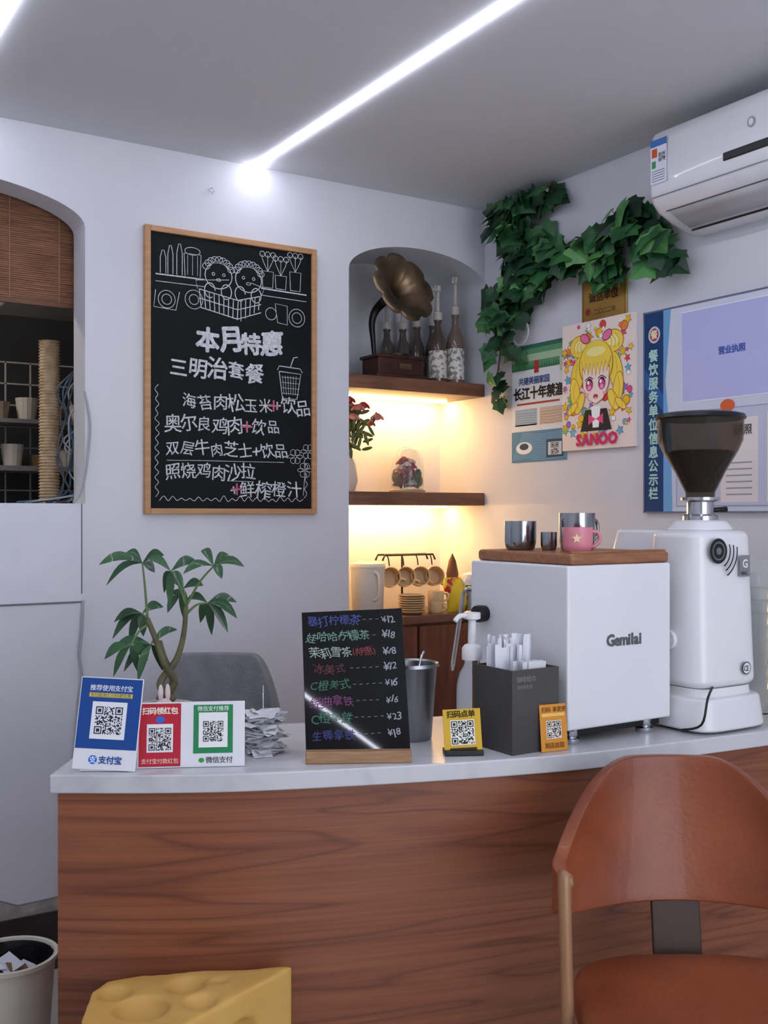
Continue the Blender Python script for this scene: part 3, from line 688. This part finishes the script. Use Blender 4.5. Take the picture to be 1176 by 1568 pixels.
A.make('print',e); box('foot',(0,.035,.003),(.1,.06,.004),M_acr,g)
g,e=card('payment_qr_sign',.835,2.075,-26,10,.222,.135,.004,M_acr); A=Acc()
A.rect(-.108,-.022,.003,.132,I('b8283a'),y); A.text('扫码领红包',-.103,.117,.015,I('f5e7d8'),y-.0004,.03); A.ell(-.065,.099,.009,.007,I('2f6fd0'),y-.0004); A.rect(-.092,-.038,.032,.09,I('e8e8ea'),y-.0003); qr(A,-.088,.036,.046,y-.0006,I('333333'),12)
A.text('支付宝付款红包',-.103,.014,.011,I('f5d8c8'),y-.0004,.0)
A.rect(.004,.086,.028,.128,I('2c8654'),y); A.rect(.015,.075,.04,.112,I('ecedec'),y-.0003); A.text('微信支付推荐',.012,.12,.011,I('eef5ee'),y-.0004,.0); qr(A,.024,.052,.042,y-.0006,I('333333'),13); A.text('微信支付',.03,.014,.014,I('333333'),y,.014); A.ell(.021,.014,.006,.005,I('2f9f4b'),y)
A.make('print',e); box('foot',(0,.03,.003),(.19,.055,.004),M_acr,g)
# receipts
g=grp('receipt_pile',(1.022,2.118,CT)); A=Acc(); rn=random.Random(4)
Mp=mat('receipt_paper','#dcdde2',.8,col2='#c6c8d0',nscale=60)
for i in range(60):
    L_=rn.uniform(.055,.095); w=rn.uniform(.034,.048); cv=rn.uniform(-6,6); v=[];f=[]
    a=rn.gauss(-.5,.8); n=10
    for k in range(n+1):
        s=(k/n-.5)*L_; z=.5*cv*s*s*1.2+.0022*math.sin(k*1.3+i)
        v+=[(s,-w/2,z),(s,w/2,z+.003*math.sin(k+i))]
        if k: f.append((2*k-2,2*k-1,2*k+1,2*k))
    lv=i/60; zz=.004+lv*.085; rad=.022*(1-lv*.3)
    M=Matrix.Translation((rn.uniform(-rad,rad),rn.uniform(-rad,rad)*.9,zz))@Matrix.Rotation(a,4,'Z')@Matrix.Rotation(rn.gauss(0,.12),4,'X')@Matrix.Rotation(rn.gauss(0,.15),4,'Y')
    vv=[M@Vector(p) for p in v]; mz=min(p.z for p in vv)
    if mz<.001: vv=[p+Vector((0,0,.001-mz)) for p in vv]
    A.add((vv,f),Mp)
A.make('receipts',g,solid=.0005)
tube('spike',[(0,0,.0),(0,0,.15)],.0015,M_chrome,g,curve=False); lathe('spike_base',[(0,0),(.03,0),(.03,.005),(0,.006)],M_black,g)

# tabletop menu board
g,e=card('tabletop_menu_board',1.158,1.933,-29,18,.224,.326,.006,mat('gloss_black','#060709',.03,spec=.5,flat=True),-2.2)
rng('wood_base',-.113,.113,-.018,.045,.0,.026,mat('base_oak','#a98464',.5,col2='#93704f',nscale=8,stretch=(2,20,20)),g,.003)
A=Acc(); y=-.0004
rows=[('暴打柠檬茶','¥12','454f8c'),('娃哈哈柠檬茶','¥18','6c8f7c'),('茉莉雪茶','¥18','98a59c'),('冰美式','¥12','5e3236'),('C橙美式','¥16','3c6a52'),('经典拿铁','¥16','743e68'),('C橙拿铁','¥23','3f6e5a'),('生椰拿铁','¥18','3c4078')]
for i,(s,p,cc) in enumerate(rows):
    z=.304-i*.0358; x=A.text(s,-.102+(.01 if i==3 else 0)+random.uniform(-.003,.004),z,.0235,I(cc),y,.008,jit=1.8)
    if i==2: A.text('(特惠)',x,z,.019,I('8a3c40'),y,.0,jit=1.5); x=.05
    x=max(x+.006,-.01)
    while x<.055: A.stroke([(x,z+random.uniform(-.001,.001)),(x+.007,z)],.0011,I('84858c'),y); x+=.014
    A.text(p,.064,z,.021,I('989aa2'),y,.012,jit=1.8,adv=.9)
A.make('lettering',e)

g,e=card('order_qr_stand',1.385,1.862,-27,10,.084,.098,.003,I('d8b038'),-2); A=Acc()
box('foot',(0,.012,.006),(.085,.045,.012),M_black,g,.002); A.text('扫码点单',-.034,.087,.016,I('3a2f10'),-.0005,.03); qr(A,-.025,.022,.05,-.0008,I('222222'),21,bg=I('f0eee4')); A.rect(-.03,.03,.006,.014,I('3a2f10'),-.0005); A.make('print',e)
g=grp('straw_box',(1.470,1.80,CT)); w,d,h=.135,.136,.186; Mb=mat('box_dark_grey','#4c4946',.5,col2='#423f3d')
rng('side_front',0,w,0,.004,0,h,Mb,g); rng('side_back',0,w,d-.004,d,0,h,Mb,g); rng('side_left',0,.004,.004,d-.004,0,h,Mb,g); rng('side_right',w-.004,w,.004,d-.004,0,h,Mb,g); rng('bottom',.004,w-.004,.004,d-.004,0,.004,Mb,g)
rng('divider',.004,w-.004,.05,.053,.0,h-.02,Mb,g)
A=Acc(); A.text('咖啡纸巾',.012,.165,.014,I('8a8580'),-.0008,.014); A.text('请随意取用',.012,.148,.009,I('8a8580'),-.0008,.0); A.make('label',g)
A=Acc(); rn=random.Random(8); Ms=mat('straw_wrap','#e3e5ec',.5,flat=True)
for i in range(60):
    x=rn.uniform(.018,w-.028); yy=rn.uniform(.066,d-.018); tx,ty=rn.uniform(-.012,.012),rn.uniform(-.006,.006); zt=rn.uniform(.225,.255); aa=rn.uniform(0,3)
    v=[];f=[]
    for k in range(5):
        t=k/4; wd=.0095*(1-.15*(k==4)); ca,sa=math.cos(aa+.4*t),math.sin(aa+.4*t)
        for sgn,th in((1,.0),(0,.0025),(-1,0),(0,-.0025)): v.append((x+tx*t+ca*sgn*wd-sa*th,yy+ty*t+sa*sgn*wd*.6+ca*th,.01+(zt-.01)*t))
        if k:
            for q_ in range(4): f.append((4*k-4+q_,4*k-4+(q_+1)%4,4*k+(q_+1)%4,4*k+q_))
    f.append((16,17,18,19)); A.add((v,f),Ms)
for i in range(8):
    A.add(boxv((0,0,0),(.05,.0015,.19)),mat('napkin','#d8dadf',.8,flat=True),Matrix.Translation((.04+rn.uniform(0,.05),.012+i*.004,.105))@Matrix.Rotation(rn.uniform(-.05,.05),4,'Y'))
A.make('wrapped_straws',g,smooth=False)
g,e=card('order_qr_card',1.578,1.782,-8,6,.07,.104,.002,I('d8923a')); A=Acc(); A.text('扫码 享更更',-.03,.092,.012,I('5a3008'),-.0005,.014); qr(A,-.018,.03,.036,-.0008,I('222222'),22,21,bg=I('efe8dc')); A.text('到店自取',-.026,.013,.013,I('5a3008'),-.0005,.014); A.rect(-.03,.03,.077,.084,I('f0c26a'),-.0005); A.make('print',e)
box('foot',(0,.008,.002),(.05,.012,.003),M_acr,g)
g=grp('pump_dispenser_bottle',(1.50,1.985,CT))
lathe('bottle',[(0,0),(.034,0),(.037,.006),(.037,.05),(.035,.06),(.037,.07),(.037,.12),(.033,.15),(.02,.175),(.018,.19),(0,.19)],mat('clear_pet','#f2f6f8',.06,trans=.95,ior=1.25,flat=True),g)
lathe('liquid',[(0,.004),(.032,.004),(.033,.06),(0,.06)],mat('syrup_amber','#8a6a4a',.1,trans=.6,flat=True),g)
lathe('pump',[(0,.188),(.024,.188),(.024,.215),(.018,.222),(.010,.225),(.009,.28),(.020,.284),(.020,.298),(0,.30)],M_plast,g); tube('nozzle',[(0,0,.291),(-.035,.0,.292),(-.05,0,.28)],.006,M_plast,g)
g=grp('steel_canister',(1.385,2.07,CT)); lathe('can',[(0,0),(.045,0),(.048,.004),(.060,.17),(.064,.174),(.066,.172),(.064,.18),(.058,.176),(.046,.01),(0,.008)],M_steel,g)
tube('spoon',[(-.01,0,.02),(.03,.01,.17),(.05,.02,.2)],.003,M_chrome,g)

# ------------------------------------------------------------------ espresso machine
MX=1.632
g=grp('espresso_machine',(MX,1.80,CT)); w,d=.335,.365
rng('body',0,w,0,d,.035,.412,M_white,g,.006)
rng('undertray',.02,w-.02,.02,d-.02,.018,.036,M_black,g)
for i,(x,yy) in enumerate(((.035,.03),(w-.06,.03),(.035,d-.04),(w-.06,d-.04))): lathe('foot_%d'%i,[(0,0),(.02,0),(.022,.004),(.022,.012),(.015,.016),(.017,.02),(.017,.036),(0,.036)],M_chrome,g,(x,yy,0))
M_wtr=mat('tray_wood','#a26f4c',.4,col2='#885a3e',nscale=6,stretch=(2,14,14))
rng('wood_tray',.016,w,.004,d-.006,.412,.440,M_wtr,g,.009)
rng('tray_lip',.022,w-.006,.010,.022,.438,.444,M_wtr,g,.003)
A=Acc(); A.text('Gemilai',.120,.235,.036,I('5f6165'),-.0012,.045,adv=.9); A.make('badge',g)
lathe('group_head',[(0,0),(.035,0),(.035,.06),(0,.06)],M_chrome,g,(.13,d+.04,.24)); rng('group_block',.09,.17,d,d+.08,.29,.34,M_chrome,g,.01)
tube('portafilter_handle',[(.13,d+.07,.255),(.13,d+.19,.245)],[.012,.016],M_black,g,curve=False)
tube('steam_wand',[(.03,d,.33),(.02,d+.05,.33),(.01,d+.06,.26),(-.005,d+.075,.12)],.006,M_chrome,g); lathe('steam_knob',[(0,0),(.02,0),(.022,.01),(.02,.03),(0,.03)],M_black,g,(-.03,d-.06,.28),(0,R(90),0)); tube('knob_shaft',[(-.002,d-.06,.28),(-.03,d-.06,.28)],.006,M_chrome,g,curve=False)

def put_mug(name,X,Y,z,r,h,m,handle=True,rz=0,solid=.003):
    g=grp(name,(X,Y,z),rz); mug_parts(g,r,h,m,handle=handle,solid=solid); return g
M_smoke=mat('polished_steel_cup','#b4b7bb',.16,1,col2='#8a8d92',nscale=12,stretch=(1,1,.2))
ZT=CT+.4455
put_mug('steel_tumbler',1.70,2.05,ZT-.005,.040,.072,M_smoke,False)
put_mug('steel_tumbler',1.812,1.965,ZT-.005,.045,.092,M_smoke,True,0)
put_mug('espresso_cup',1.737,1.985,ZT-.005,.020,.045,M_smoke,False)
g=put_mug('pink_mug',1.728,1.872,ZT-.005,.036,.058,mat('pink_glaze','#d98796',.3,flat=True),True,-20)
v=[(.012*(1 if k%2==0 else .45)*math.cos(pi/2+k*pi/5),-.0368,.032+.012*(1 if k%2==0 else .45)*math.sin(pi/2+k*pi/5)) for k in range(10)]
mesh('star',v,[tuple(range(10))],I('f0e0b0'),g,rot=(0,0,R(-25)),solid=.001)

# ------------------------------------------------------------------ grinder
g=grp('coffee_grinder',(2.10,1.825,CT))
def sbox(w,d,z0,z1,w1,d1,oy=0,n=10,e=4.5):
    seg=40; v=[];f=[]
    for j in range(n+1):
        t=j/n; ww=(w+(w1-w)*t)/2; dd=(d+(d1-d)*t)/2; z=z0+(z1-z0)*t
        for i in range(seg):
            a=2*pi*i/seg; c,s=math.cos(a),math.sin(a)
            v.append((ww*abs(c)**(2/e)*(1 if c>=0 else -1),oy*t+dd*abs(s)**(2/e)*(1 if s>=0 else -1),z))
    for j in range(n):
        for i in range(seg): f.append((j*seg+i,j*seg+(i+1)%seg,(j+1)*seg+(i+1)%seg,(j+1)*seg+i))
    f.append(tuple(range(seg))); f.append(tuple(n*seg+i for i in range(seg))); return v,f
v,f=sbox(.255,.25,.006,.085,.235,.23); mesh('base',v,f,M_white,g,bevel=.008)
lathe('base_foot',[(0,0),(.08,0),(.08,.007),(0,.007)],M_black,g)
v,f=sbox(.205,.19,.085,.105,.2,.185); mesh('neck_ring',v,f,M_plast,g)
v,f=sbox(.225,.20,.105,.49,.205,.17,0,12,5); mesh('body',v,f,M_white,g,bevel=.02)
v,f=sbox(.16,.14,.489,.515,.11,.11,0,3,3); mesh('cap',v,f,M_white,g,bevel=.008)
mesh('spout_head',*sbox(.12,.2,.40,.49,.09,.16),M_white,g,bevel=.015,loc=(-.02,.16,0))
lathe('collar',[(.045,.51),(.045,.525),(.034,.53),(.034,.56),(.05,.565),(.05,.572),(0,.572)],M_chrome,g); tube('lever',[(.03,0,.54),(.075,-.02,.542)],[.005,.008],M_black,g,curve=False)
M_hop=mat('smoky_hopper','#a59b92',.05,trans=.95,ior=1.1,flat=True)
lathe('hopper',[(.034,.560),(.036,.585),(.060,.635),(.092,.690),(.103,.715),(.106,.775)],M_hop,g,solid=.002,seg=48)
lathe('hopper_lid',[(0,.785),(.09,.785),(.108,.780),(.112,.771),(.109,.768),(0,.770)],M_black,g,seg=48)
lathe('coffee_beans',[(0,.585),(.032,.585),(.057,.637),(.084,.684),(.07,.690),(0,.694)],mat('beans','#1a0e09',.4,col2='#3a2216',nscale=70,bump=1,bscale=90),g)
A=Acc(); yy=-.0975
RS=mat('ring_silver','#8a8d92',.3,.8)
A.ell(-.047,.440,.031,.031,M_black,yy); A.ell(-.047,.440,.023,.023,RS,yy-.0008); A.ell(-.047,.440,.019,.019,M_black,yy-.0012); A.ell(-.047,.440,.009,.009,RS,yy-.0016)
for k in range(3):
    r=.042+k*.013; A.stroke([(-.047+r*math.cos(R(-62+i*7)),.440+r*math.sin(R(-62+i*7))) for i in range(13-k)],.004,M_black,yy)
A.rect(.030,.068,.375,.428,mat('badge_grey','#9a9c9e',.4,.6),yy-.0005); A.text('G',.038,.408,.028,I('e8e8ea'),yy-.001,.03); A.text('GRILL',.034,.384,.011,I('303235'),yy-.001,.014,adv=.8)
A.ell(.045,.15,.016,.016,M_black,yy-.009); A.ell(.045,.15,.0135,.0135,M_white,yy-.0094); A.text('CE',.034,.150,.018,M_black,yy-.0098,.014,adv=.8)
A.make('badges',g)
lathe('side_knob',[(0,0),(.02,0),(.024,.006),(.022,.014),(0,.016)],M_white,g,(-.105,-.0,.22),(0,R(-90),0))
tube('power_cord',[(-.06,-.09,.11),(-.11,-.118,.09),(-.128,-.115,.03),(-.124,-.05,.006)],.003,M_black,g)
g=grp('plastic_cup_stack',(2.345,1.84,CT))
for i in range(10): lathe('cup_%d'%i,[(0,0),(.028,0),(.044,.10),(.046,.10),(.046,.104),(.043,.104)],M_glass,g,(0,0,.0+i*.034),seg=20)

# ------------------------------------------------------------------ potted money tree
g=grp('potted_money_tree',(.875,2.33,CT),-32.3)
P=lambda x,y,dy=0:Vector(((x-250)/672,dy,.53-(y-787)/672))
lathe('pot',[(0,0),(.045,0),(.05,.005),(.062,.085),(.066,.09),(.058,.09),(.05,.075),(0,.075)],mat('pot_ceramic','#c9c4ba',.35),g)
lathe('soil',[(0,.078),(.054,.078)],mat('soil','#3a2a1e',.95,bump=1),g)
A=Acc(); Mst=mat('tree_bark','#6b6a4a',.7,col2='#4f4a34',nscale=20); Msg=mat('leaf_stalk','#5d7a45',.5)
A.add(tubev(cat([P(240,1078),P(262,1050,.01),P(250,1020,-.01),P(236,985,0),P(222,950)],5),[.011,.006]),Mst)
A.add(tubev(cat([P(262,1078),P(243,1050,-.01),P(265,1015,.01),P(278,975,0),P(282,930)],5),[.010,.005]),Mst)
A.add(tubev(cat([P(252,1078,.02),P(258,1045,.02),P(246,1010,.015),P(240,985,.01)],5),[.008,.005]),Mst)
cl=[((222,950),(207,865),[(142,902),(146,866),(176,850),(244,852),(225,880)]),
((282,930),(263,875),[(228,855),(302,862),(246,910),(262,928),(288,902)]),
((282,930),(325,868),[(374,868),(302,844),(348,850),(284,878),(342,886)]),
((232,975),(206,945),[(158,960),(152,988),(182,994),(236,936),(210,980)]),
((280,945),(310,928),[(360,950),(354,928),(342,975),(312,982),(272,925),(294,962)]),
((238,985),(228,990),[(166,1000),(182,1034),(212,1044),(266,968),(240,1034)]),
((282,930),(272,905),[(250,942),(270,954),(304,900),(252,892)]),
((222,960),(200,990),[(160,1010),(172,1038),(222,1015),(205,1034)])]
Mlf=mat('money_tree_leaf','#1f4228',.35,col2='#305c35',nscale=15,coat=.3); B=Acc(); rn=random.Random(2)
def leaflet(a,b,w):
    dv=b-a; L_=dv.length; side=dv.cross(Vector((0,-1,.35))).normalized(); up=side.cross(dv).normalized()
    v=[];f=[];n=8
    for k in range(n+1):
        t=k/n; ww=w*math.sin(pi*min(t**1.25,1))**.8 if 0<t<1 else .0006
        c=a+dv*t+Vector((0,0,1))*(.16*L_*math.sin(pi*t))
        v+=[c-side*ww+Vector((0,-.15*ww,.35*ww)),c,c+side*ww+Vector((0,-.15*ww,.35*ww))]
        if k: o=3*k; f+=[(o-3,o-2,o+1,o),(o-2,o-1,o+2,o+1)]
    B.add((v,f),Mlf)
for i,(s,c,tips) in enumerate(cl):
    dd=rn.uniform(-.05,.05); a=P(*s); b=P(*c,dd); A.add(tubev(cat([a,(a+b)/2+Vector((0,0,.01)),b],4),[.0035,.002],6),Msg)
    for t in tips: leaflet(b,P(*t,dd+rn.uniform(-.05,.05)),rn.uniform(.009,.012))
A.make('trunk',g,smooth=True); B.make('leaves',g,smooth=True)
g=grp('bunny_figurine',(.825,2.205,CT)); Mf=mat('figurine_white','#e4e0e0',.5,col2='#d8b8b8',nscale=30)
A=Acc(); A.add(ellv((0,0,.045),(.021,.019,.047)),Mf); A.add(ellv((0,0,.107),(.020,.018,.020)),Mf); A.add(ellv((-.008,0,.138),(.006,.005,.020)),Mf); A.add(ellv((.008,0,.138),(.006,.005,.020)),Mf); A.add(boxv((0,0,.004),(.04,.04,.008)),Mf); A.make('body',g,smooth=True)

# ------------------------------------------------------------------ chairs
def shell(name,zb,zt,ang,rx,ry,m,parent,thick,lean=.05,drop=.16,N=40,K=10,bot=0,a0=.30,a1=1.0,flare=0):
    v=[];f=[]
    for i in range(N+1):
        th=R(-ang+2*ang*i/N); a=abs(math.degrees(th))/ang
        s=min(max(0,(a-a0)/(a1-a0)),1); s=s*s*(3-2*s)
        s2=max(0,(a-.35)/.65); s2=s2*s2
        top=zt-drop*s; bo=zb+bot*s2
        for k in range(K+1):
            t=k/K; z=bo+(top-bo)*t
            bulge=flare*math.sin(pi*t)
            kx=1+lean*(t-.3)*(1-s)*.5; ky=1+lean*2.2*(t-.2)*(1-s)+bulge
            v.append((rx*kx*math.sin(th)*(1+.06*abs(math.sin(2*th))),ry*ky*math.cos(th),z))
    for i in range(N):
        for k in range(K): f.append((i*(K+1)+k,(i+1)*(K+1)+k,(i+1)*(K+1)+k+1,i*(K+1)+k+1))
    o=mesh(name,v,f,m,parent,smooth=True,solid=thick)
    b=o.modifiers.new('b','BEVEL'); b.width=thick*.42; b.segments=4; b.limit_method='ANGLE'; b.angle_limit=R(50)
    return o
g=grp('grey_desk_chair',(1.17,2.75,0),-32); Mg=mat('grey_fabric','#85878b',.9,col2='#797b7f',nscale=20,bump=.3,bscale=150)
shell('back_shell',.50,.945,80,.195,.12,Mg,g,.03,.08,.26,a0=.35)
v,f=sbox(.42,.40,.44,.50,.40,.38,0,3,3); mesh('seat',v,f,Mg,g,bevel=.02,loc=(0,-.1,0))
tube('stem',[(0,-.1,.1),(0,-.1,.44)],.02,M_black,g,curve=False)
for k in range(5):
    a=k*2*pi/5; tube('leg_%d'%k,[(0,-.1,.1),(.2*math.cos(a),-.1+.2*math.sin(a),.05)],[.018,.012],M_black,g,curve=False); lathe('caster_%d'%k,[(0,-.01),(.025,-.01),(.025,.01),(0,.01)],M_black,g,(.2*math.cos(a),-.1+.2*math.sin(a),.026),(R(90),0,a))

g=grp('leather_armchair',(1.548,1.335,0),-33)
M_lea=mat('cognac_leather','#924d2c',.40,col2='#79391f',nscale=4,bump=.10,bscale=90,coat=.12)
shell('back_shell',.555,.843,100,.262,.225,M_lea,g,.026,.10,.158,N=64,K=14,bot=.075,a0=.16,a1=.72,flare=.03)
def cushion(name,w,d,z0,z1,m,parent,loc):
    v=[];f=[];seg=48;pr=[(0,z0),(.9,z0),(.98,z0+.012),(1.0,(z0+z1)/2),(.975,z1-.012),(.90,z1-.003),(.6,z1),(0,z1+.002)]
    for r,z in pr:
        for i in range(seg):
            a=2*pi*i/seg; c,s=math.cos(a),math.sin(a); e=3.2
            v.append((r*w/2*abs(c)**(2/e)*(1 if c>=0 else -1),r*d/2*abs(s)**(2/e)*(1 if s>=0 else -1),z))
    for j in range(len(pr)-1):
        for i in range(seg): f.append((j*seg+i,j*seg+(i+1)%seg,(j+1)*seg+(i+1)%seg,(j+1)*seg+i))
    return mesh(name,v,f,m,parent,smooth=True,loc=loc)
cushion('seat',.49,.46,.405,.475,M_lea,g,(0,-.06,0))
M_leg=mat('tan_metal_leg','#a98160',.4,.2,col2='#9c7455')
for i,sx in enumerate((-1,1)):
    tube('front_leg_%d'%i,[(sx*.262,-.045,.675),(sx*.268,-.055,.64),(sx*.256,-.10,0)],[.0135,.011],M_leg,g)
    tube('rear_leg_%d'%i,[(sx*.17,.165,.40),(sx*.19,.19,.2),(sx*.22,.22,0)],[.011,.0105],M_leg,g)
    tube('side_rail_%d'%i,[(sx*.254,-.085,.393),(sx*.17,.165,.393)],.009,M_leg,g,curve=False)
# dark leather-wrapped flat support joining seat and back
box('back_support',(0,.196,.49),(.10,.010,.19),mat('support_dark','#3a2218',.5,flat=True),g,.004,rot=(R(-12),0,0))
tube('front_rail',[(-.254,-.085,.393),(.254,-.085,.393)],.009,M_leg,g,curve=False); tube('rear_rail',[(-.17,.165,.393),(.17,.165,.393)],.009,M_leg,g,curve=False)

# ------------------------------------------------------------------ cheese stool
def cheese():
    g=grp('cheese_stool',(.727,1.836,0),-32.3)
    pts=[(.183,.185),(.10,.190),(.0,.185),(-.12,.165),(-.180,.135),(-.197,.09),(-.185,-.02),(-.16,-.14),(-.145,-.20),(-.125,-.215),(-.10,-.19),(.02,-.03)]
    n=len(pts); h=.432
    v=[(x,y,0) for x,y in pts]+[(x,y,h+(.008 if x>0.1 else 0)) for x,y in pts]
    f=[tuple(range(n))[::-1],tuple(range(n,2*n))]+[(i,(i+1)%n,n+(i+1)%n,n+i) for i in range(n)]
    m=mat('cheese_yellow','#d2a85c',.6,col2='#c4984b',nscale=4,bump=.12,bscale=30)
    o=mesh('cheese_body',v,f,m,g)
    cut=[]
    for c,r in(((-.02,.120,.448),.042),((.045,.13,.454),.03),((-.085,.02,.448),.055),((.02,.045,.448),.036),((.105,.06,.335),.052),((0,-.08,.27),.06),((.15,.12,.16),.055),((-.15,.085,.456),.042),((-.05,-.14,.12),.05),((-.20,.0,.25),.05),((-.10,-.11,.456),.05)):
        vv,ff=ellv(c,(r,r,r),24,16); q=mesh('cut',vv,ff,m,g); bmx=bmesh.new(); bmx.from_mesh(q.data); bmesh.ops.remove_doubles(bmx,verts=bmx.verts,dist=1e-5); bmesh.ops.recalc_face_normals(bmx,faces=bmx.faces); bmx.to_mesh(q.data); bmx.free()
        b=o.modifiers.new('c','BOOLEAN'); b.operation='DIFFERENCE'; b.object=q; b.solver='EXACT'; cut.append(q)
    r=o.modifiers.new('r','REMESH'); r.mode='VOXEL'; r.voxel_size=.005; r.use_smooth_shade=True
    s=o.modifiers.new('s','SMOOTH'); s.iterations=7; s.factor=.6
    bpy.context.view_layer.update()
    dg=bpy.context.evaluated_depsgraph_get(); me=bpy.data.meshes.new_from_object(o.evaluated_get(dg))
    for vv in me.vertices:
        if vv.co.z>.3: vv.co.z+=.006*noise.noise(vv.co*9)
    o.modifiers.clear(); o.data=me
    if not me.materials: me.materials.append(m)
    for q in cut: bpy.data.objects.remove(q)
cheese()

# ------------------------------------------------------------------ waste bin
g=grp('waste_bin',(.60,2.66,0)); 
lathe('bin',[(0,0),(.085,0),(.09,.004),(.108,.262),(.116,.266),(.116,.276),(.106,.276),(.103,.262),(.086,.012),(0,.012)],mat('bin_cream','#dedacb',.45,col2='#d6d1c0'),g,seg=48)
lathe('black_liner',[(.1035,.270),(.1015,.262),(.094,.2),(.08,.12),(0,.10)],mat('bin_bag','#141416',.35,bump=.6,bscale=30),g,seg=48,fn=lambda a,r,z:1-.015*abs(math.sin(a*13+z*40)))
A=Acc(); rn=random.Random(6)
for i in range(16):
    v,f=boxv((0,0,0),(rn.uniform(.05,.09),rn.uniform(.04,.06),.002)); A.add((v,f),[mat('trash_paper','#cfd2da',.8),mat('trash_brown','#8a6b4d',.8)][i%5==3],Matrix.Translation((rn.uniform(-.035,.035),rn.uniform(-.035,.035),.15+i*.007))@Euler((rn.uniform(-.5,.5),rn.uniform(-.5,.5),rn.random()*6)).to_matrix().to_4x4())
A.make('waste_paper',g)

# ------------------------------------------------------------------ world, camera
w=bpy.data.worlds.new('World'); SC.world=w; w.use_nodes=True
bg=w.node_tree.nodes['Background']; bg.inputs[0].default_value=(.86,.90,1.0,1); bg.inputs[1].default_value=3.5
cam=bpy.data.cameras.new('Camera'); co=bpy.data.objects.new('Camera',cam); COL.objects.link(co)
co.location=(0,0,1.35); co.rotation_euler=(R(90),0,R(-32.3))
cam.sensor_fit='VERTICAL'; cam.sensor_height=24; cam.lens=24*1613/1568; cam.shift_y=.002; cam.clip_start=.02
SC.camera=co
SC.view_settings.view_transform='Standard'; SC.view_settings.look='None'; SC.view_settings.exposure=.14
